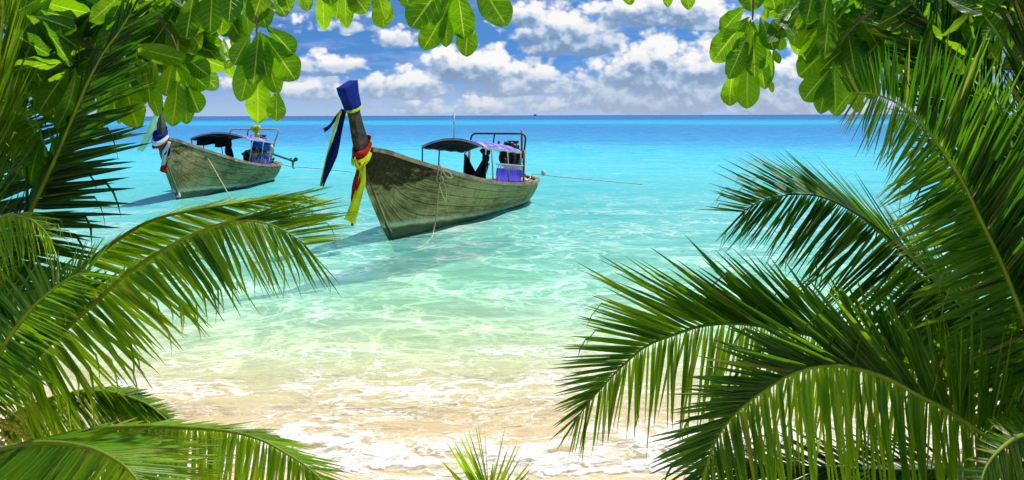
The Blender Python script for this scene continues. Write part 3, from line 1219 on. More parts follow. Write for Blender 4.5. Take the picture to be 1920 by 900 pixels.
# cloth over the top of the near prow
def prow_wrap():
    lv = [(2.50, 1.645, 1.30, .080), (2.56, 1.68, 1.325, .085), (2.66, 1.75, 1.365, .086), (2.76, 1.85, 1.41, .086), (2.880, 1.915, 1.455, .086)]
    vs, fs = [], []
    for (z, f, r, w) in lv:
        top = (z == 2.880)
        zr = 3.035 if top else z + .05
        vs += [(f, -w, z), (f, w, z), ((f + r) / 2, w + .004, (z + zr) / 2), (r, w, zr), (r, -w, zr), ((f + r) / 2, -w - .004, (z + zr) / 2)]
    n = 6
    for i in range(len(lv) - 1):
        for j in range(n):
            fs.append((i * n + j, i * n + (j + 1) % n, (i + 1) * n + (j + 1) % n, (i + 1) * n + j))
    b = (len(lv) - 1) * n
    fs.append(tuple(b + i for i in range(n)))
    vs = [bw(boat1, v) for v in vs]
    o = mesh_obj('prow_cloth', vs, fs, M['blue_cloth'], None, False)
    tag(o, 'blue cloth wrapped over the slanted top of the nearer prow', 'cloth')


prow_wrap()
side1 = Vector((.95, -.3, 0))
D1 = 15.55
cloth('sash', [strip([at(645, 203, D1 - .05), at(640, 228, D1 - .1), at(631, 262, D1 - .12), at(619, 300, D1 - .1), at(609, 330, D1 - .05), at(603, 347, D1)],
                     [(0, .09), (.2, .14), (.6, .15), (1, .09)], side1, 26, .035, 1, 5)],
      M['navy_cloth'], 'long navy sash hanging from the blue-capped prow', 'sash')
cloth('sash', [strip([at(640, 206, D1 - .03), at(629, 218, D1 + .1), at(617, 236, D1 + .2), at(607, 243, D1 + .25)], [(0, .06), (.5, .10), (1, .07)], (0.3, 0, 1), 14, .015, 3)],
      M['navy_cloth'], 'short navy cloth end sticking out sideways from the nearer prow', 'sash')
yb = []
ring = [(1.655, -.095, 2.47), (1.655, .085, 2.47), (1.50, .098, 2.50), (1.33, .09, 2.565), (1.32, -.09, 2.565), (1.50, -.10, 2.51), (1.655, -.095, 2.47)]
rp_ = []
for a, b in zip(ring, ring[1:]):
    for i in range(4):
        rp_.append(bw(boat1, [a[q] + (b[q] - a[q]) * i / 4 for q in range(3)]))
rp_.append(bw(boat1, ring[-1]))
yb.append(strip(rp_, [(0, .05), (1, .05)], (0, 0, 1), len(rp_), .004, 0))
yb.append(strip([at(639, 205, D1 - .10), at(633, 222, D1 - .18), at(628, 238, D1 - .19), at(624, 250, D1 - .17)], [(0, .045), (.5, .06), (1, .05)], side1, 14, .01, 2))
yb.append(strip([at(624, 250, D1 - .16), at(621, 262, D1 - .02), at(612, 296, D1 - .02), at(606, 325, D1), at(602, 346, D1 - .03)], [(0, .04), (.3, .05), (1, .06)], side1, 18, .01, 5))
cloth('ribbon', yb, M['yellow_cloth'], 'thin yellow ribbon tied round the blue prow cloth and down the navy sash', 'ribbon')
# red and yellow scarf round the foot of the near prow
def loop_at(z0, off, w, tilt, seed):
    pts = []
    for i in range(25):
        th = 2 * math.pi * i / 24
        x = 1.15 + (.245 + off) * math.cos(th)
        y = (.115 + off) * math.sin(th)
        z = z0 + tilt * (x - 1.17) - .05 * math.sin(th) + .02 * math.sin(3 * th + seed)
        pts.append(bw(boat1, (x, y, z)))
    return strip(pts, [(0, w), (.5, w), (1, w)], (0, 0, 1), 25, .012, seed)
DS = 15.78
cloth('scarf', [loop_at(1.80, .005, .17, -.62, 0), strip([at(676, 303, DS), at(671, 322, DS - .06), at(667, 345, DS - .05), at(663, 372, DS), at(660, 398, DS), at(659.5, 422, DS)], [(0, .10), (.3, .15), (.6, .10), (1, .06)], side1, 24, .03, 2, 5)],
      M['red_cloth'], 'red scarf knotted low on the nearer prow, its tail hanging straight', 'scarf')
cloth('scarf', [loop_at(1.70, .025, .13, -.66, 1), strip([at(680, 303, DS - .04), at(680, 318, DS - .10), at(677, 340, DS - .10), at(668, 372, DS - .09), at(662, 395, DS - .07), at(655, 414, DS - .05)], [(0, .08), (.3, .13), (.65, .19), (1, .22)], side1, 24, .025, 4, 4),
                strip([at(666, 300, DS - .02), at(669, 309, DS - .06), at(676, 316, DS - .08)], [(0, .07), (1, .08)], (0, 0, 1), 8, .01, 4)],
      M['yellow_cloth'], 'yellow scarf knotted low on the nearer prow, hanging beside a red one', 'scarf')
# hammock
def hammock():
    a, b = Vector((-5.75, -.70, 1.42)), Vector((-3.42, .72, 1.50))
    ax = (b - a)
    sd = Vector((-ax.y, ax.x, 0)).normalized()
    vs, fs = [], []
    for i in range(33):
        u = i / 32
        c = a.lerp(b, u)
        s_ = 1 - abs(2 * u - 1)
        e = min(u, 1 - u)
        zt = c.z - .80 * s_ ** .92 - .02
        zb = min(zt - .02, .40 + 1.0 * max(0, .10 - e) / .10)
        wd = .03 + .11 * min(e / .25, 1)
        for j in range(11):
            v = 2 * j / 10 - 1
            z = zb + (zt - zb) * abs(v) ** 1.6
            vs.append(bw(boat1, Vector((c.x, c.y, 0)) + sd * (math.copysign(abs(v) ** .6, v) * wd) + Vector((0, 0, z))))
    for i in range(32):
        for j in range(10):
            fs.append((i * 11 + j, i * 11 + j + 1, (i + 1) * 11 + j + 1, (i + 1) * 11 + j))
    o = mesh_obj('hammock', vs, fs, M['hammock'])
    o.modifiers.new('thickness', 'SOLIDIFY').thickness = .01
    tag(o, 'black hammock slung under the canopy of the nearer boat', 'hammock')
    cord = MB()
    cord.tube([bw(boat1, a), bw(boat1, a + Vector((0, 0, .10)))], .02, 6)
    cord.tube([bw(boat1, b), bw(boat1, b + Vector((-.02, 0, .20)))], .02, 6)
    cord.build('hammock_cord', M['rope_pale'], o)


hammock()
bd = MB()
for i in range(8):
    bd.blob(bw(boat1, (-3.62 - .05 * (i % 3), .62 + .03 * (i % 2), 1.58 - .035 * i)), (.10 - .008 * i, .09 - .006 * i, .07), i, .6, 10, 7)
for i in range(5):
    bd.tube(crom([bw(boat1, (-3.62 - .03 * i, .63, 1.45)), bw(boat1, (-3.66 - .03 * i, .66, 1.25)), bw(boat1, (-3.60 - .05 * i, .68, 1.08 + .05 * i))], 8), .010, 5)
tag(bd.build('rope_bundle', M['hammock']), 'dark bundle of cord hanging from the near edge of the canopy', 'cord')

# ropes of the near boat
def rope(pts, r, mat, label, name='rope', n=60, group=None, parent=None, extra=None):
    mb = MB().tube(crom(pts, n), r, 7)
    for e_ in (extra or []):
        mb.tube(crom(e_, 30), r, 7)
    o = mb.build(name, mat, parent)
    if label: tag(o, label, 'rope', group)
    return o


DR = 17.95
rope([at(818, 312, DR + .3), at(826, 309, DR), at(826, 330, DR - .05), at(823, 350, DR - .08), at(820, 372, DR - .02), at(818, 400, DR), at(812, 430, DR - .1), at(808, 444, 17.55), at(796, 456, 16.75), at(782, 464, 16.2)], .012, M['rope'],
     'tan mooring rope looped over the near boat rail and trailing into the water', n=90,
     extra=[[at(824, 309, DR - .02), at(829, 320, DR - .06), at(838, 331, DR - .08), at(847, 333, DR - .05), at(843, 324, DR - .02), at(832, 317, DR - .01), at(826, 311, DR)],
            [at(823, 345, DR - .08), at(828, 340, DR - .10), at(835, 352, DR - .12), at(836, 368, DR - .10), at(834, 376, DR - .08), at(829, 366, DR - .08), at(824, 350, DR - .08)],
            [at(822, 309, DR), at(820, 325, DR - .05), at(818, 336, DR - .08), at(823, 342, DR - .10), at(830, 340, DR - .10), at(828, 330, DR - .06), at(822, 335, DR - .06)]])
def stern_rope():
    a = [bw(boat1, (-7.75, .32, .60)), bw(boat1, (-8.0, .36, .66)), bw(boat1, (-8.45, .2, .70)), at(1000, 326.5, 25.2), at(1017, 328, 24.6), at(1040, 331, 24.0), at(1090, 336, 22.9), at(1150, 342, 21.5), at(1203, 347, 20.4)]
    rope(a, .0105, M['rope_pale'], 'pale stern rope running from the near boat out across the water', n=80,
         extra=[[at(1014, 329, 24.65), at(1017, 321, 24.6), at(1019, 326, 24.6), at(1021, 329, 24.6)]])
    fl = MB()
    fl.tube(crom([at(1020, 329, 24.62), at(1018.5, 325, 24.6), at(1016.5, 319, 24.6)], 8), [.035, .06, .07, .07, .06, .05, .035, .01], 8)
    tag(fl.build('rag', M['white_cloth']), 'white rag knotted into the stern rope of the nearer boat', 'rag')


stern_rope()
# coil on the stern deck
mb = MB()
for i in range(5):
    mb.torus(bw(boat1, (-7.55, .30, .615 + .02 * i)), (0.1 * i, .05, 1), .12 - .01 * i, .018, 18, 6)
tag(mb.build('rope_coil', M['rope_pale']), 'small coil of pale rope on the stern deck of the nearer boat', 'rope')

# ---- the farther boat's belongings
D2 = 24.0
cloth('ribbon', [strip([at(303, 183, D2), at(300, 192, D2 - .05), at(293, 213, D2 - .1), at(281, 242, D2 - .1), at(269, 268, D2 - .1), at(262, 279, D2 - .1)], [(0, .20), (.1, .11), (.4, .17), (1, .20)], (.72, .65, .2), 24, .015, 1)],
      M['green_cloth'], 'pale green ribbon blowing from the top of the farther prow', 'ribbon')
def loop2(z0, w, off, mat_i):
    pts = []
    for i in range(25):
        th = 2 * math.pi * i / 24
        x = 1.20 + (.28 + off) * math.cos(th)
        y = (.15 + off) * math.sin(th)
        pts.append(bw(boat2, (x, y, z0 - .35 * (x - 1.17) - .03 * math.sin(th * 2 + mat_i))))
    return strip(pts, [(0, w), (1, w)], (0, 0, 1), 25, .012, mat_i)
D3 = 24.25
cloth('scarf', [loop2(1.94, .15, .01, 0), strip([at(312, 268, D3), at(315, 281, D3 - .06), at(310, 290, D3 - .05), at(306, 296, D3)], [(0, .10), (.5, .16), (1, .06)], side1, 16, .03, 1)],
      M['blue_cloth'], 'blue scarf wound round the foot of the farther prow', 'scarf')
cloth('scarf', [loop2(1.80, .12, .035, 1), strip([at(317, 262, D3), at(313, 274, D3 - .08), at(309, 287, D3 - .09), at(306, 298, D3 - .08), at(304, 305, D3 - .06)], [(0, .08), (.5, .17), (1, .14)], side1, 18, .03, 2)],
      M['white_cloth'], 'white scarf braided round the foot of the farther prow', 'scarf')
cloth('scarf', [loop2(1.70, .08, .02, 2), strip([at(311, 298, D3 - .04), at(309, 306, D3 - .07), at(306, 313, D3 - .07), at(305, 319, D3 - .05)], [(0, .08), (.5, .22), (1, .26)], side1, 16, .03, 3)],
      M['red_cloth'], 'red scarf end hanging at the bottom of the farther prow braid', 'scarf')
# dark curtain under the canopy front
pc = []
for y0, y1, dz in ((-.75, -.15, .24), (-.15, .25, .30)):
    a, b = bw(boat2, (-3.25, y0, 1.70 - dz / 2)), bw(boat2, (-3.35, y1, 1.74 - dz / 2))
    pc.append(strip([a, a.lerp(b, .3) + Vector((0, 0, -.02)), a.lerp(b, .7), b], [(0, dz), (.4, dz * 1.1), (1, dz)], (0, 0, 1), 20, .03, y0, 3))
pc.append(strip([bw(boat2, (-3.95, .02, 1.62)), bw(boat2, (-4.0, .04, 1.30)), bw(boat2, (-4.02, .05, .98))], [(0, .40), (.5, .36), (1, .30)], (.3, .9, 0), 18, .05, 2, 7))
cloth('curtain', pc, M['hammock'], 'black curtain bunched under the canopy front of the farther boat', 'curtain', part='panel')
cloth('tarpaulin', [strip([bw(boat2, (-4.7, .62, 1.47)), bw(boat2, (-5.1, .74, 1.43)), bw(boat2, (-5.5, .82, 1.36)), bw(boat2, (-5.8, .84, 1.27))], [(0, .20), (.4, .30), (.8, .42), (1, .16)], (0, .1, 1), 20, .06, 3, 5)],
      M['bright_blue'], 'bright blue tarpaulin bunched under the canopy eave of the farther boat', 'tarpaulin')
cloth('rag', [strip([bw(boat2, (-5.72, .84, 1.40)), bw(boat2, (-5.74, .88, 1.24)), bw(boat2, (-5.78, .88, 1.12)), bw(boat2, (-5.84, .87, 1.02))], [(0, .12), (.4, .26), (.7, .26), (1, .08)], (1, .1, 0), 16, .04, 5, 5)],
      M['white_cloth'], 'white rag hanging by the blue tarpaulin of the farther boat', 'rag')
yk = MB()
for i, (q, r_) in enumerate([((-6.32, .26, 1.97), .10), ((-6.33, .10, 1.96), .11), ((-6.30, .18, 1.94), .09), ((-6.28, .22, 1.82), .09), ((-6.27, .24, 1.70), .10), ((-6.27, .25, 1.60), .085)]):
    yk.blob(bw(boat2, q), r_, i, .45, 12, 8)
tag(yk.build('bundle', M['yellow_cloth']), 'yellow cloth bundle tied to the frame bar of the farther boat', 'cloth')
ty = MB().torus(bw(boat2, (-4.70, .40, .92)), (.8, .5, .1), .17, .075, 26, 10)
tag(ty.build('fender_tyre', M['rubber']), 'black tyre standing beside the lettered purple banner', 'tyre')
ty = MB()
ty.blob(bw(boat2, (-5.35, .28, 1.06)), (.26, .20, .17), 3, .4, 18, 12)
tag(ty.build('cargo_sack', M['rope']), 'tan sack showing above the lettered purple banner', 'sack')
rope([bw(boat2, (-2.55, .76, 1.02)), bw(boat2, (-2.4, .80, 1.0)), at(380, 276, 27.0), at(395, 303, 26.0), at(413, 335, 24.9), at(430, 365, 23.8), at(437, 376, 23.4)], .015, M['rope'], 'taut tan rope dropping from the farther boat rail to the water')
rope([bw(boat2, (-8.1, .05, .60)), bw(boat2, (-8.5, .02, .66)), at(545, 309.5, 33.0), at(575, 312, 32.0), at(620, 316.5, 30.6), at(660, 321, 29.0)], .016, M['rope_pale'], 'thin stern line of the farther boat running towards the nearer prow')
rope([bw(boat2, (-7.95, .2, .62)), bw(boat2, (-8.0, .3, .74)), bw(boat2, (-8.2, .25, .80)), bw(boat2, (-8.3, .1, .70))], .025, M['hammock'], 'short dark rope loop on the stern of the farther boat', n=20)

# ---- a ship on the horizon
SD = 3200.0
sx = at(1003, 216, SD).x
shp = empty('ship', (sx, SD, 0), R(8))
tag(shp, 'tiny blue ship far away on the horizon', 'ship')
mb = MB()
vs = []
for (x, w, z0, z1) in ((-5.5, 1.2, .2, 3.0), (-4, 1.8, 0, 2.8), (0, 2.0, 0, 2.7), (3.5, 1.5, 0, 3.2), (6.2, .1, 1.5, 4.2)):
    vs += [(x, -w, z1), (x, -w * .7, z0), (x, w * .7, z0), (x, w, z1)]
mb.add(vs, [(i * 4 + j, i * 4 + (j + 1) % 4, i * 4 + 4 + (j + 1) % 4, i * 4 + 4 + j) for i in range(4) for j in range(4)] + [(0, 1, 2, 3), (19, 18, 17, 16)])
mb.build('hull', M['ship'], shp, False)
MB().box((-.5, 0, 4.2), (5.5, 2.8, 2.6), bev=.2).box((.8, 0, 6.0), (2.6, 2.4, 1.4), bev=.2).build('cabin', M['ship'], shp, False)
MB().tube([(-1, 0, 5), (-1, 0, 8.6)], .16, 6).build('mast', M['ship'], shp)
#@@PART3
# ------------------------------------------------------------------ foliage materials
def mat_leaf(name, lo, hi, tlo, thi, rib_c, trans=.5, rough=.38, veins=False):
    m, out = new_mat(name)
    tone = attr('tone')
    rib = attr('rib')
    p = objco()
    n0 = tnoise(p, 7.0, 4.0, .6)
    n1 = tnoise(p, 40.0, 3.0, .6)
    f = (tone * .8 + n0 * .4 - .1).clamp()
    c = mixc(f, lo, hi)
    t = mixc(f, tlo, thi)
    h = n1 * .3
    if veins:
        s = attr('along')
        ra = rib.abs()
        mid = sstep(ra, .03, .085, 1.0, 0.0)
        vv = S.m('FRACT', s * 10.0 - ra * 1.5 + .5)
        vein = sstep((vv - .5).abs(), .0, .085, 1.0, 0.0) * sstep(ra, .95, .4, 0.25, 1.0)
        v = mid.max(vein * .62)
        h = h + vein * -.6 + (1.0 - mid) * .4
        c = mixc(v * .85, c, rib_c)
        t = mixc(v * .85, t, tuple(a * 1.15 for a in rib_c))
        hole = sstep(tnoise(p, 34.0, 3.0, .55), .66, .70) * sstep(n0, .40, .55)
        c = mixc(hole * .8, c, (.16, .09, .02))
        t = mixc(hole * .8, t, (.22, .14, .02))
        pale = sstep(tnoise(p, 3.0, 3.0, .5), .55, .75)
        t = mixc(pale * .35, t, (.72, .80, .03))
    else:
        mid = sstep(rib, .0, .22, 1.0, 0.0)
        tip = (sstep(attr('along'), .80, 1.0) * sstep(tone, .40, .85)).max(sstep(tone, 1.2, 1.5) * .85)
        c = mixc(mid * .65, c, rib_c)
        t = mixc(mid * .5, t, rib_c)
        c = mixc(tip * .7, c, (.36, .28, .07))
        t = mixc(tip * .7, t, (.40, .30, .06))
    b = bump(h, .5, .006)
    pr = principled(c, rough, 0, .28, b)
    tl = node('ShaderNodeBsdfTranslucent')
    link(t, tl.inputs[0])
    link(b, tl.inputs['Normal'])
    mx = node('ShaderNodeMixShader')
    mx.inputs[0].default_value = trans
    link(pr, mx.inputs[1])
    link(tl.outputs[0], mx.inputs[2])
    link(mx.outputs[0], out.inputs[0])
    return m


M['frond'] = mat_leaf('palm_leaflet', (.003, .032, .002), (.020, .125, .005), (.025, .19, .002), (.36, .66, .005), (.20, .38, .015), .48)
M['frond_lit_tint'] = mat_leaf('sunlit_tint_palm_leaflet', (.005, .050, .003), (.048, .195, .006), (.03, .22, .002), (.68, .96, .008), (.36, .48, .02), .58)  # lit copy of the leaflet: sunlight painted into brighter, yellower colours
M['frond_shade_tint'] = mat_leaf('shade_tint_palm_leaflet', (.002, .020, .002), (.009, .075, .004), (.008, .075, .002), (.07, .28, .003), (.10, .22, .012), .42)  # shaded copy of the leaflet: shade painted into darker colours
M['almond'] = mat_leaf('almond_leaf', (.006, .060, .001), (.035, .17, .002), (.06, .30, .001), (.50, .84, .004), (.55, .74, .07), .58, .36, True)
M['rachis'] = mat_plain('frond_rib', (.17, .27, .012), .55, 0, .2, .35, 8)
M['rachis_shade_tint'] = mat_plain('shade_tint_frond_rib', (.055, .13, .010), .55, 0, .2, .35, 8)  # shaded copy of the rib, shade painted into its colour
M['trunk'] = mat_wood('palm_trunk', (.16, .13, .09), (.28, .24, .18), (.36, .31, .24), 2.0)
M['bark'] = mat_wood('almond_bark', (.09, .065, .04), (.16, .12, .08), (.22, .17, .12), 2.0)
M['flower'] = mat_plain('palm_flower', (.78, .64, .07), .6, 0, .3, .4, 40, .6)
M['sheath'] = mat_wood('dry_sheath', (.14, .055, .03), (.20, .10, .05), (.27, .16, .08), 2.0)


def px_off(o, d):
    """dx, dy in photograph pixels and a depth in metres, as a vector at distance d."""
    dx, dy, dd = o
    return Vector((dx * d / FPX, dd, -dy * d / FPX))


def frond(tree, pts, A, B, n=70, t0=.16, width=.032, mat='frond', rib='rachis', droop=.10, jit=.10, rb=.020, twist=.5, bent=.10, seed=0, hang=0.0, gap=.06, light_bias=(0, 0), metres=False):
    """One palm frond: rib along pts; A and B give the leaflets of its two sides along the rib as (t, dx, dy, depth)."""
    rg = random.Random(seed * 77 + 5)
    n, width, droop = int(n * 1.30) if gap else n, width * 1.10, droop * .55
    P = crom([p if isinstance(p, Vector) else at(*p) for p in pts], 160)
    L = sum((P[i + 1] - P[i]).length for i in range(159))
    vs, fs, tone, ribv, along = [], [], [], [], []
    NS = 8
    patch = rg.random() * 9
    for tab, side in ((A, 1), (B, -1)):
        if not tab: continue
        for q in range(n):
            t = t0 + (1 - t0) * (q + .5 + rg.uniform(-.3, .3)) / n
            if rg.random() < gap: continue
            fi = t * 159
            i = min(int(fi), 158)
            base = P[i].lerp(P[i + 1], fi - i)
            tan = (P[min(i + 2, 159)] - P[max(i - 2, 0)]).normalized()
            d = base.y
            o = Vector(lerp_tab(tab, t)) if metres else px_off(lerp_tab(tab, t), d)
            ln0 = o.length
            if side > 0 and not metres: o.y *= 2.3
            ln = (o.length * .4 + ln0 * .6) * (1 + rg.gauss(0, jit))
            if rg.random() < .07: ln *= rg.uniform(.45, .8)
            dirn = (o.normalized() + Vector((rg.gauss(0, jit * .6), rg.gauss(0, jit * .9), rg.gauss(0, jit * .6)))).normalized()
            wv = tan - dirn * tan.dot(dirn)
            if wv.length < .05: wv = dirn.cross(Vector((0, 1, 0)))
            wv.normalize()
            nv = dirn.cross(wv)
            a = rg.gauss(.30 * side, twist * .36)
            wv = wv * math.cos(a) + nv * math.sin(a)
            w = width * (.55 + .45 * min(1, 4 * t)) * (1 - .55 * max(0, t - .55) / .45) * rg.uniform(.8, 1.15)
            is_bent = rg.random() < bent + .04
            bend_at = rg.uniform(.5, .75)
            if rg.random() < .03: tn_dead = 1.7
            else: tn_dead = None
            dr = droop * rg.uniform(.5, 1.5)
            tn = min(max(.5 + light_bias[0 if side > 0 else 1] + .32 * mnoise.noise(Vector((t * 5, side * 3.0, patch))) * 2 + rg.gauss(0, .17), 0), 1)  # painted light and shade
            if tn_dead: tn = tn_dead
            c = base.copy()
            dd = dirn.copy()
            b0 = len(vs)
            seg = ln / NS
            for s_ in range(NS + 1):
                u = s_ / NS
                ww = w * min(1.0, .35 + u * 5) * (1 - u ** 2.6) ** .9
                ww = max(ww, .0012)
                nn = dd.cross(wv).normalized()
                wl = nn.cross(dd).normalized()
                up = nn * (.22 * ww * (1 if nn.z > 0 else -1))
                vs += [c + wl * ww / 2 - up, c + up * .4, c - wl * ww / 2 - up]
                tone += [tn] * 3
                ribv += [1, 0, 1]
                along += [u] * 3
                dd = dd + Vector((0, 0, -1)) * dr * (.25 + u) * 2.0 / NS * (1 + hang * u)
                if is_bent and u > bend_at:
                    dd = dd * .55 + Vector((rg.gauss(0, .1), rg.gauss(0, .1), -.75))
                dd.normalize()
                c = c + dd * seg
            for s_ in range(NS):
                k = b0 + s_ * 3
                fs += [(k, k + 1, k + 4, k + 3), (k + 1, k + 2, k + 5, k + 4)]
    fo = mesh_obj('frond', vs, fs, M[mat], tree, True, {'tone': tone, 'rib': ribv, 'along': along})
    fo.matrix_parent_inverse = tree.matrix_world.inverted()
    RP = P[::4] + [P[-1]]
    m_ = len(RP) - 1
    rr = [rb * (1.25 if i / m_ < .12 else 1) * (1 - .84 * i / m_) for i in range(m_ + 1)]
    ro = MB().tube(RP, rr, 8).build('rachis', M[rib], fo)
    return fo


def palm(loc_px, label, trunk_r=.10, lean=(0, 0), cat='palm'):
    cr = at(*loc_px)
    gx, gy = cr.x + lean[0], cr.y + lean[1]
    gz = bed_z(gx, gy)
    root = empty('coconut_palm', (gx, gy, gz))
    bpy.context.view_layer.update()
    tag(root, label, cat)
    n = 24
    pts, rr = [], []
    for i in range(n + 1):
        u = i / n
        pts.append(Vector((-lean[0] * u ** 1.5, -lean[1] * u ** 1.5, -.15 + (cr.z - gz + .15) * u)))
        rr.append(trunk_r * (1.35 - .45 * min(u * 3, 1)) * (1 + .05 * (i % 2)) * (1.15 if u > .9 else 1))
    MB().tube(pts, rr, 14).build('trunk', M['trunk'], root)
    sh = MB()
    for k in range(7):
        a = k * 2.4
        v = []
        for i in range(6):
            u = i / 5
            r_ = trunk_r * (1.08 + .25 * u)
            for j in (-1, 0, 1):
                th = a + j * .5 * (1 - u * .96)
                v.append(pts[-1] + Vector((r_ * math.cos(th), r_ * math.sin(th), -.26 + .36 * u)))
        sh.add(v, [(i * 3 + j, i * 3 + j + 1, i * 3 + j + 4, i * 3 + j + 3) for i in range(5) for j in (0, 1)])
    o = sh.build('leaf_sheath', M['sheath'], root)
    o.modifiers.new('thickness', 'SOLIDIFY').thickness = .008
    return root


# ------------------------------------------------------------------ left palms
pl = palm((-70, 800, 4.75), 'young coconut palm in the lower left corner with yellow flower stalks at its crown')
# long frond reaching towards the near boat
frond(pl, [(-66, 780, 4.75), (0, 725, 4.72), (60, 668, 4.68), (120, 612, 4.62), (181, 558, 4.55), (253, 497, 4.48), (340, 446, 4.40), (415, 416, 4.33), (464, 411, 4.3), (507, 419, 4.26), (545, 438, 4.22), (572, 458, 4.2)],
      [(0, -120, -35, .1), (.2, -165, -18, .12), (.36, -150, -4, .12), (.46, -70, -26, .1), (.58, 80, -46, .05), (.75, 175, -48, .0), (.9, 145, -32, .0), (1, 90, -10, 0)],
      [(0, 50, 70, -.1), (.2, 90, 110, -.15), (.38, 150, 90, -.2), (.55, 150, 85, -.2), (.72, 100, 120, -.15), (.88, 60, 120, -.1), (1, 70, 80, 0)],
      n=118, t0=.13, seed=1, light_bias=(0.15, 0.0), mat='frond_lit_tint', droop=0.13, bent=.16, width=0.021)
# second one just behind it
frond(pl, [(-60, 770, 4.95), (40, 620, 5.05), (100, 545, 5.1), (157, 492, 5.12), (236, 434, 5.15), (296, 405, 5.15), (380, 388, 5.12), (480, 374, 5.08), (560, 362, 5.02)],
      [(0, -60, -60, .2), (.4, 20, -60, .2), (.6, 50, -22, .15), (.8, 70, -18, .1), (1, 70, -12, 0)],
      [(0, 80, 60, -.1), (.35, 170, 40, -.1), (.6, 150, 34, -.1), (.8, 110, 22, -.1), (1, 90, 10, 0)],
      n=90, t0=.34, seed=2, light_bias=(0.1, 0.1), mat='frond_lit_tint', droop=.08, bent=.06, width=0.019)
# leaflets spreading flat at the left edge
frond(pl, [(-66, 790, 4.6), (-20, 690, 4.3), (20, 620, 4.05), (70, 560, 3.9), (130, 515, 3.8), (165, 505, 3.75)],
      [(0, -140, -60, .1), (.5, -150, -66, .1), (.8, -90, -70, .1), (1, 50, -60, 0)],
      [(0, 90, 50, -.1), (.5, 110, 40, -.1), (1, 70, 10, 0)],
      n=56, t0=.2, seed=3, droop=.14, width=0.021, light_bias=(.1, .1))
# low arching fronds
frond(pl, [(-70, 815, 4.85), (-10, 796, 4.9), (30, 770, 4.95), (67, 752, 5.0), (107, 739, 5.02), (171, 730, 5.05), (213, 733, 5.02), (267, 751, 4.98), (300, 775, 4.93), (318, 794, 4.9)],
      [(0, 30, -4, .12), (.5, 36, 8, .12), (1, 20, 12, .05)],
      [(0, 40, 90, -.1), (.25, 80, 95, -.1), (.5, 120, 95, -.15), (.75, 90, 60, -.1), (1, 25, 20, 0)],
      n=105, t0=.14, seed=4, mat='frond_lit_tint', droop=.12, width=0.019, bent=.02)
frond(pl, [(-60, 850, 4.6), (20, 842, 4.5), (93, 820, 4.4), (160, 805, 4.35), (227, 797, 4.3), (317, 797, 4.25), (422, 805, 4.2), (486, 822, 4.15), (528, 845, 4.12), (570, 872, 4.08), (600, 900, 4.05), (620, 925, 4.02)],
      [(0, 20, 6, .08), (.4, 40, 10, .1), (.65, 90, 28, .1), (.85, 105, 52, .08), (1, 60, 60, .05)],
      [(0, 20, 90, -.1), (.3, 34, 125, -.15), (.6, 20, 130, -.2), (.8, -5, 115, -.15), (1, 30, 60, 0)],
      n=130, t0=.22, seed=5, light_bias=(0.2, 0.1), mat='frond_lit_tint', droop=.10, bent=.03, width=0.02)
frond(pl, [(-60, 862, 4.2), (0, 838, 4.05), (45, 828, 3.95), (93, 825, 3.88), (147, 831, 3.8), (187, 844, 3.74), (227, 868, 3.68), (253, 897, 3.62), (270, 940, 3.56)],
      [(0, 50, -6, .1), (.4, 110, 8, .1), (.6, 190, 20, .1), (.8, 200, 45, .1), (1, 120, 90, .05)],
      [(0, -70, 60, -.1), (.3, -85, 80, -.15), (.6, -90, 130, -.2), (.8, -70, 140, -.2), (1, -20, 90, 0)],
      n=110, t0=.10, seed=6, light_bias=(0.25, 0.2), mat='frond_lit_tint', droop=.05, bent=.02, width=0.021)
# flower stalks
for i, (ex, ey) in enumerate([(48, 775), (52, 815), (40, 842), (20, 752), (34, 795), (10, 836)]):
    mb = MB()
    a, b = at(-66, 800, 4.62), at(ex, ey, 4.35 + .05 * i)
    mid = a.lerp(b, .5) + Vector((0, 0, .05))
    C_ = crom([a, mid, b], 30)
    mb.tube(C_, [.013 - .008 * k / 29 for k in range(30)], 6)
    rg = random.Random(i)
    for k in range(9, 30):
        for _ in range(2):
            mb.blob(C_[k] + Vector((rg.gauss(0, .009), rg.gauss(0, .009), rg.gauss(0, .009))), .0065, k, .3, 6, 4)
    o = mb.build('flower_stalk', M['flower'], pl)
    o.matrix_parent_inverse = pl.matrix_world.inverted()

pl2 = palm((-110, 640, 5.4), 'coconut palm at the upper left edge, upright fronds before the broad leaves', .10)
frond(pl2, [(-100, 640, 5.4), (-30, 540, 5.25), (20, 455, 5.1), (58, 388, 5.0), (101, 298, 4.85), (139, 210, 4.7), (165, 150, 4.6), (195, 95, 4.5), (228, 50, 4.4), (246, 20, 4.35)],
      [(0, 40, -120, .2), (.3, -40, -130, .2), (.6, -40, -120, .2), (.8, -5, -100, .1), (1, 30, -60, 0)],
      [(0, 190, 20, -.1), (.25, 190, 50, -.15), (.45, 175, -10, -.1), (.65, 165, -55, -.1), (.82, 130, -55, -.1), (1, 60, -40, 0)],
      n=96, t0=.12, seed=7, droop=.07, mat='frond_shade_tint', width=.030)
frond(pl2, [(-105, 630, 5.3), (-80, 500, 5.0), (-50, 380, 4.75), (-25, 260, 4.55), (-5, 150, 4.4), (5, 40, 4.3), (10, -60, 4.2)],
      [(0, 70, -130, .1), (.4, 75, -190, .05), (.7, 60, -190, 0), (1, 30, -130, 0)],
      [(0, -70, -130, .1), (1, -40, -120, 0)],
      n=64, t0=.15, seed=8, mat='frond_lit_tint', droop=.03, width=.034)
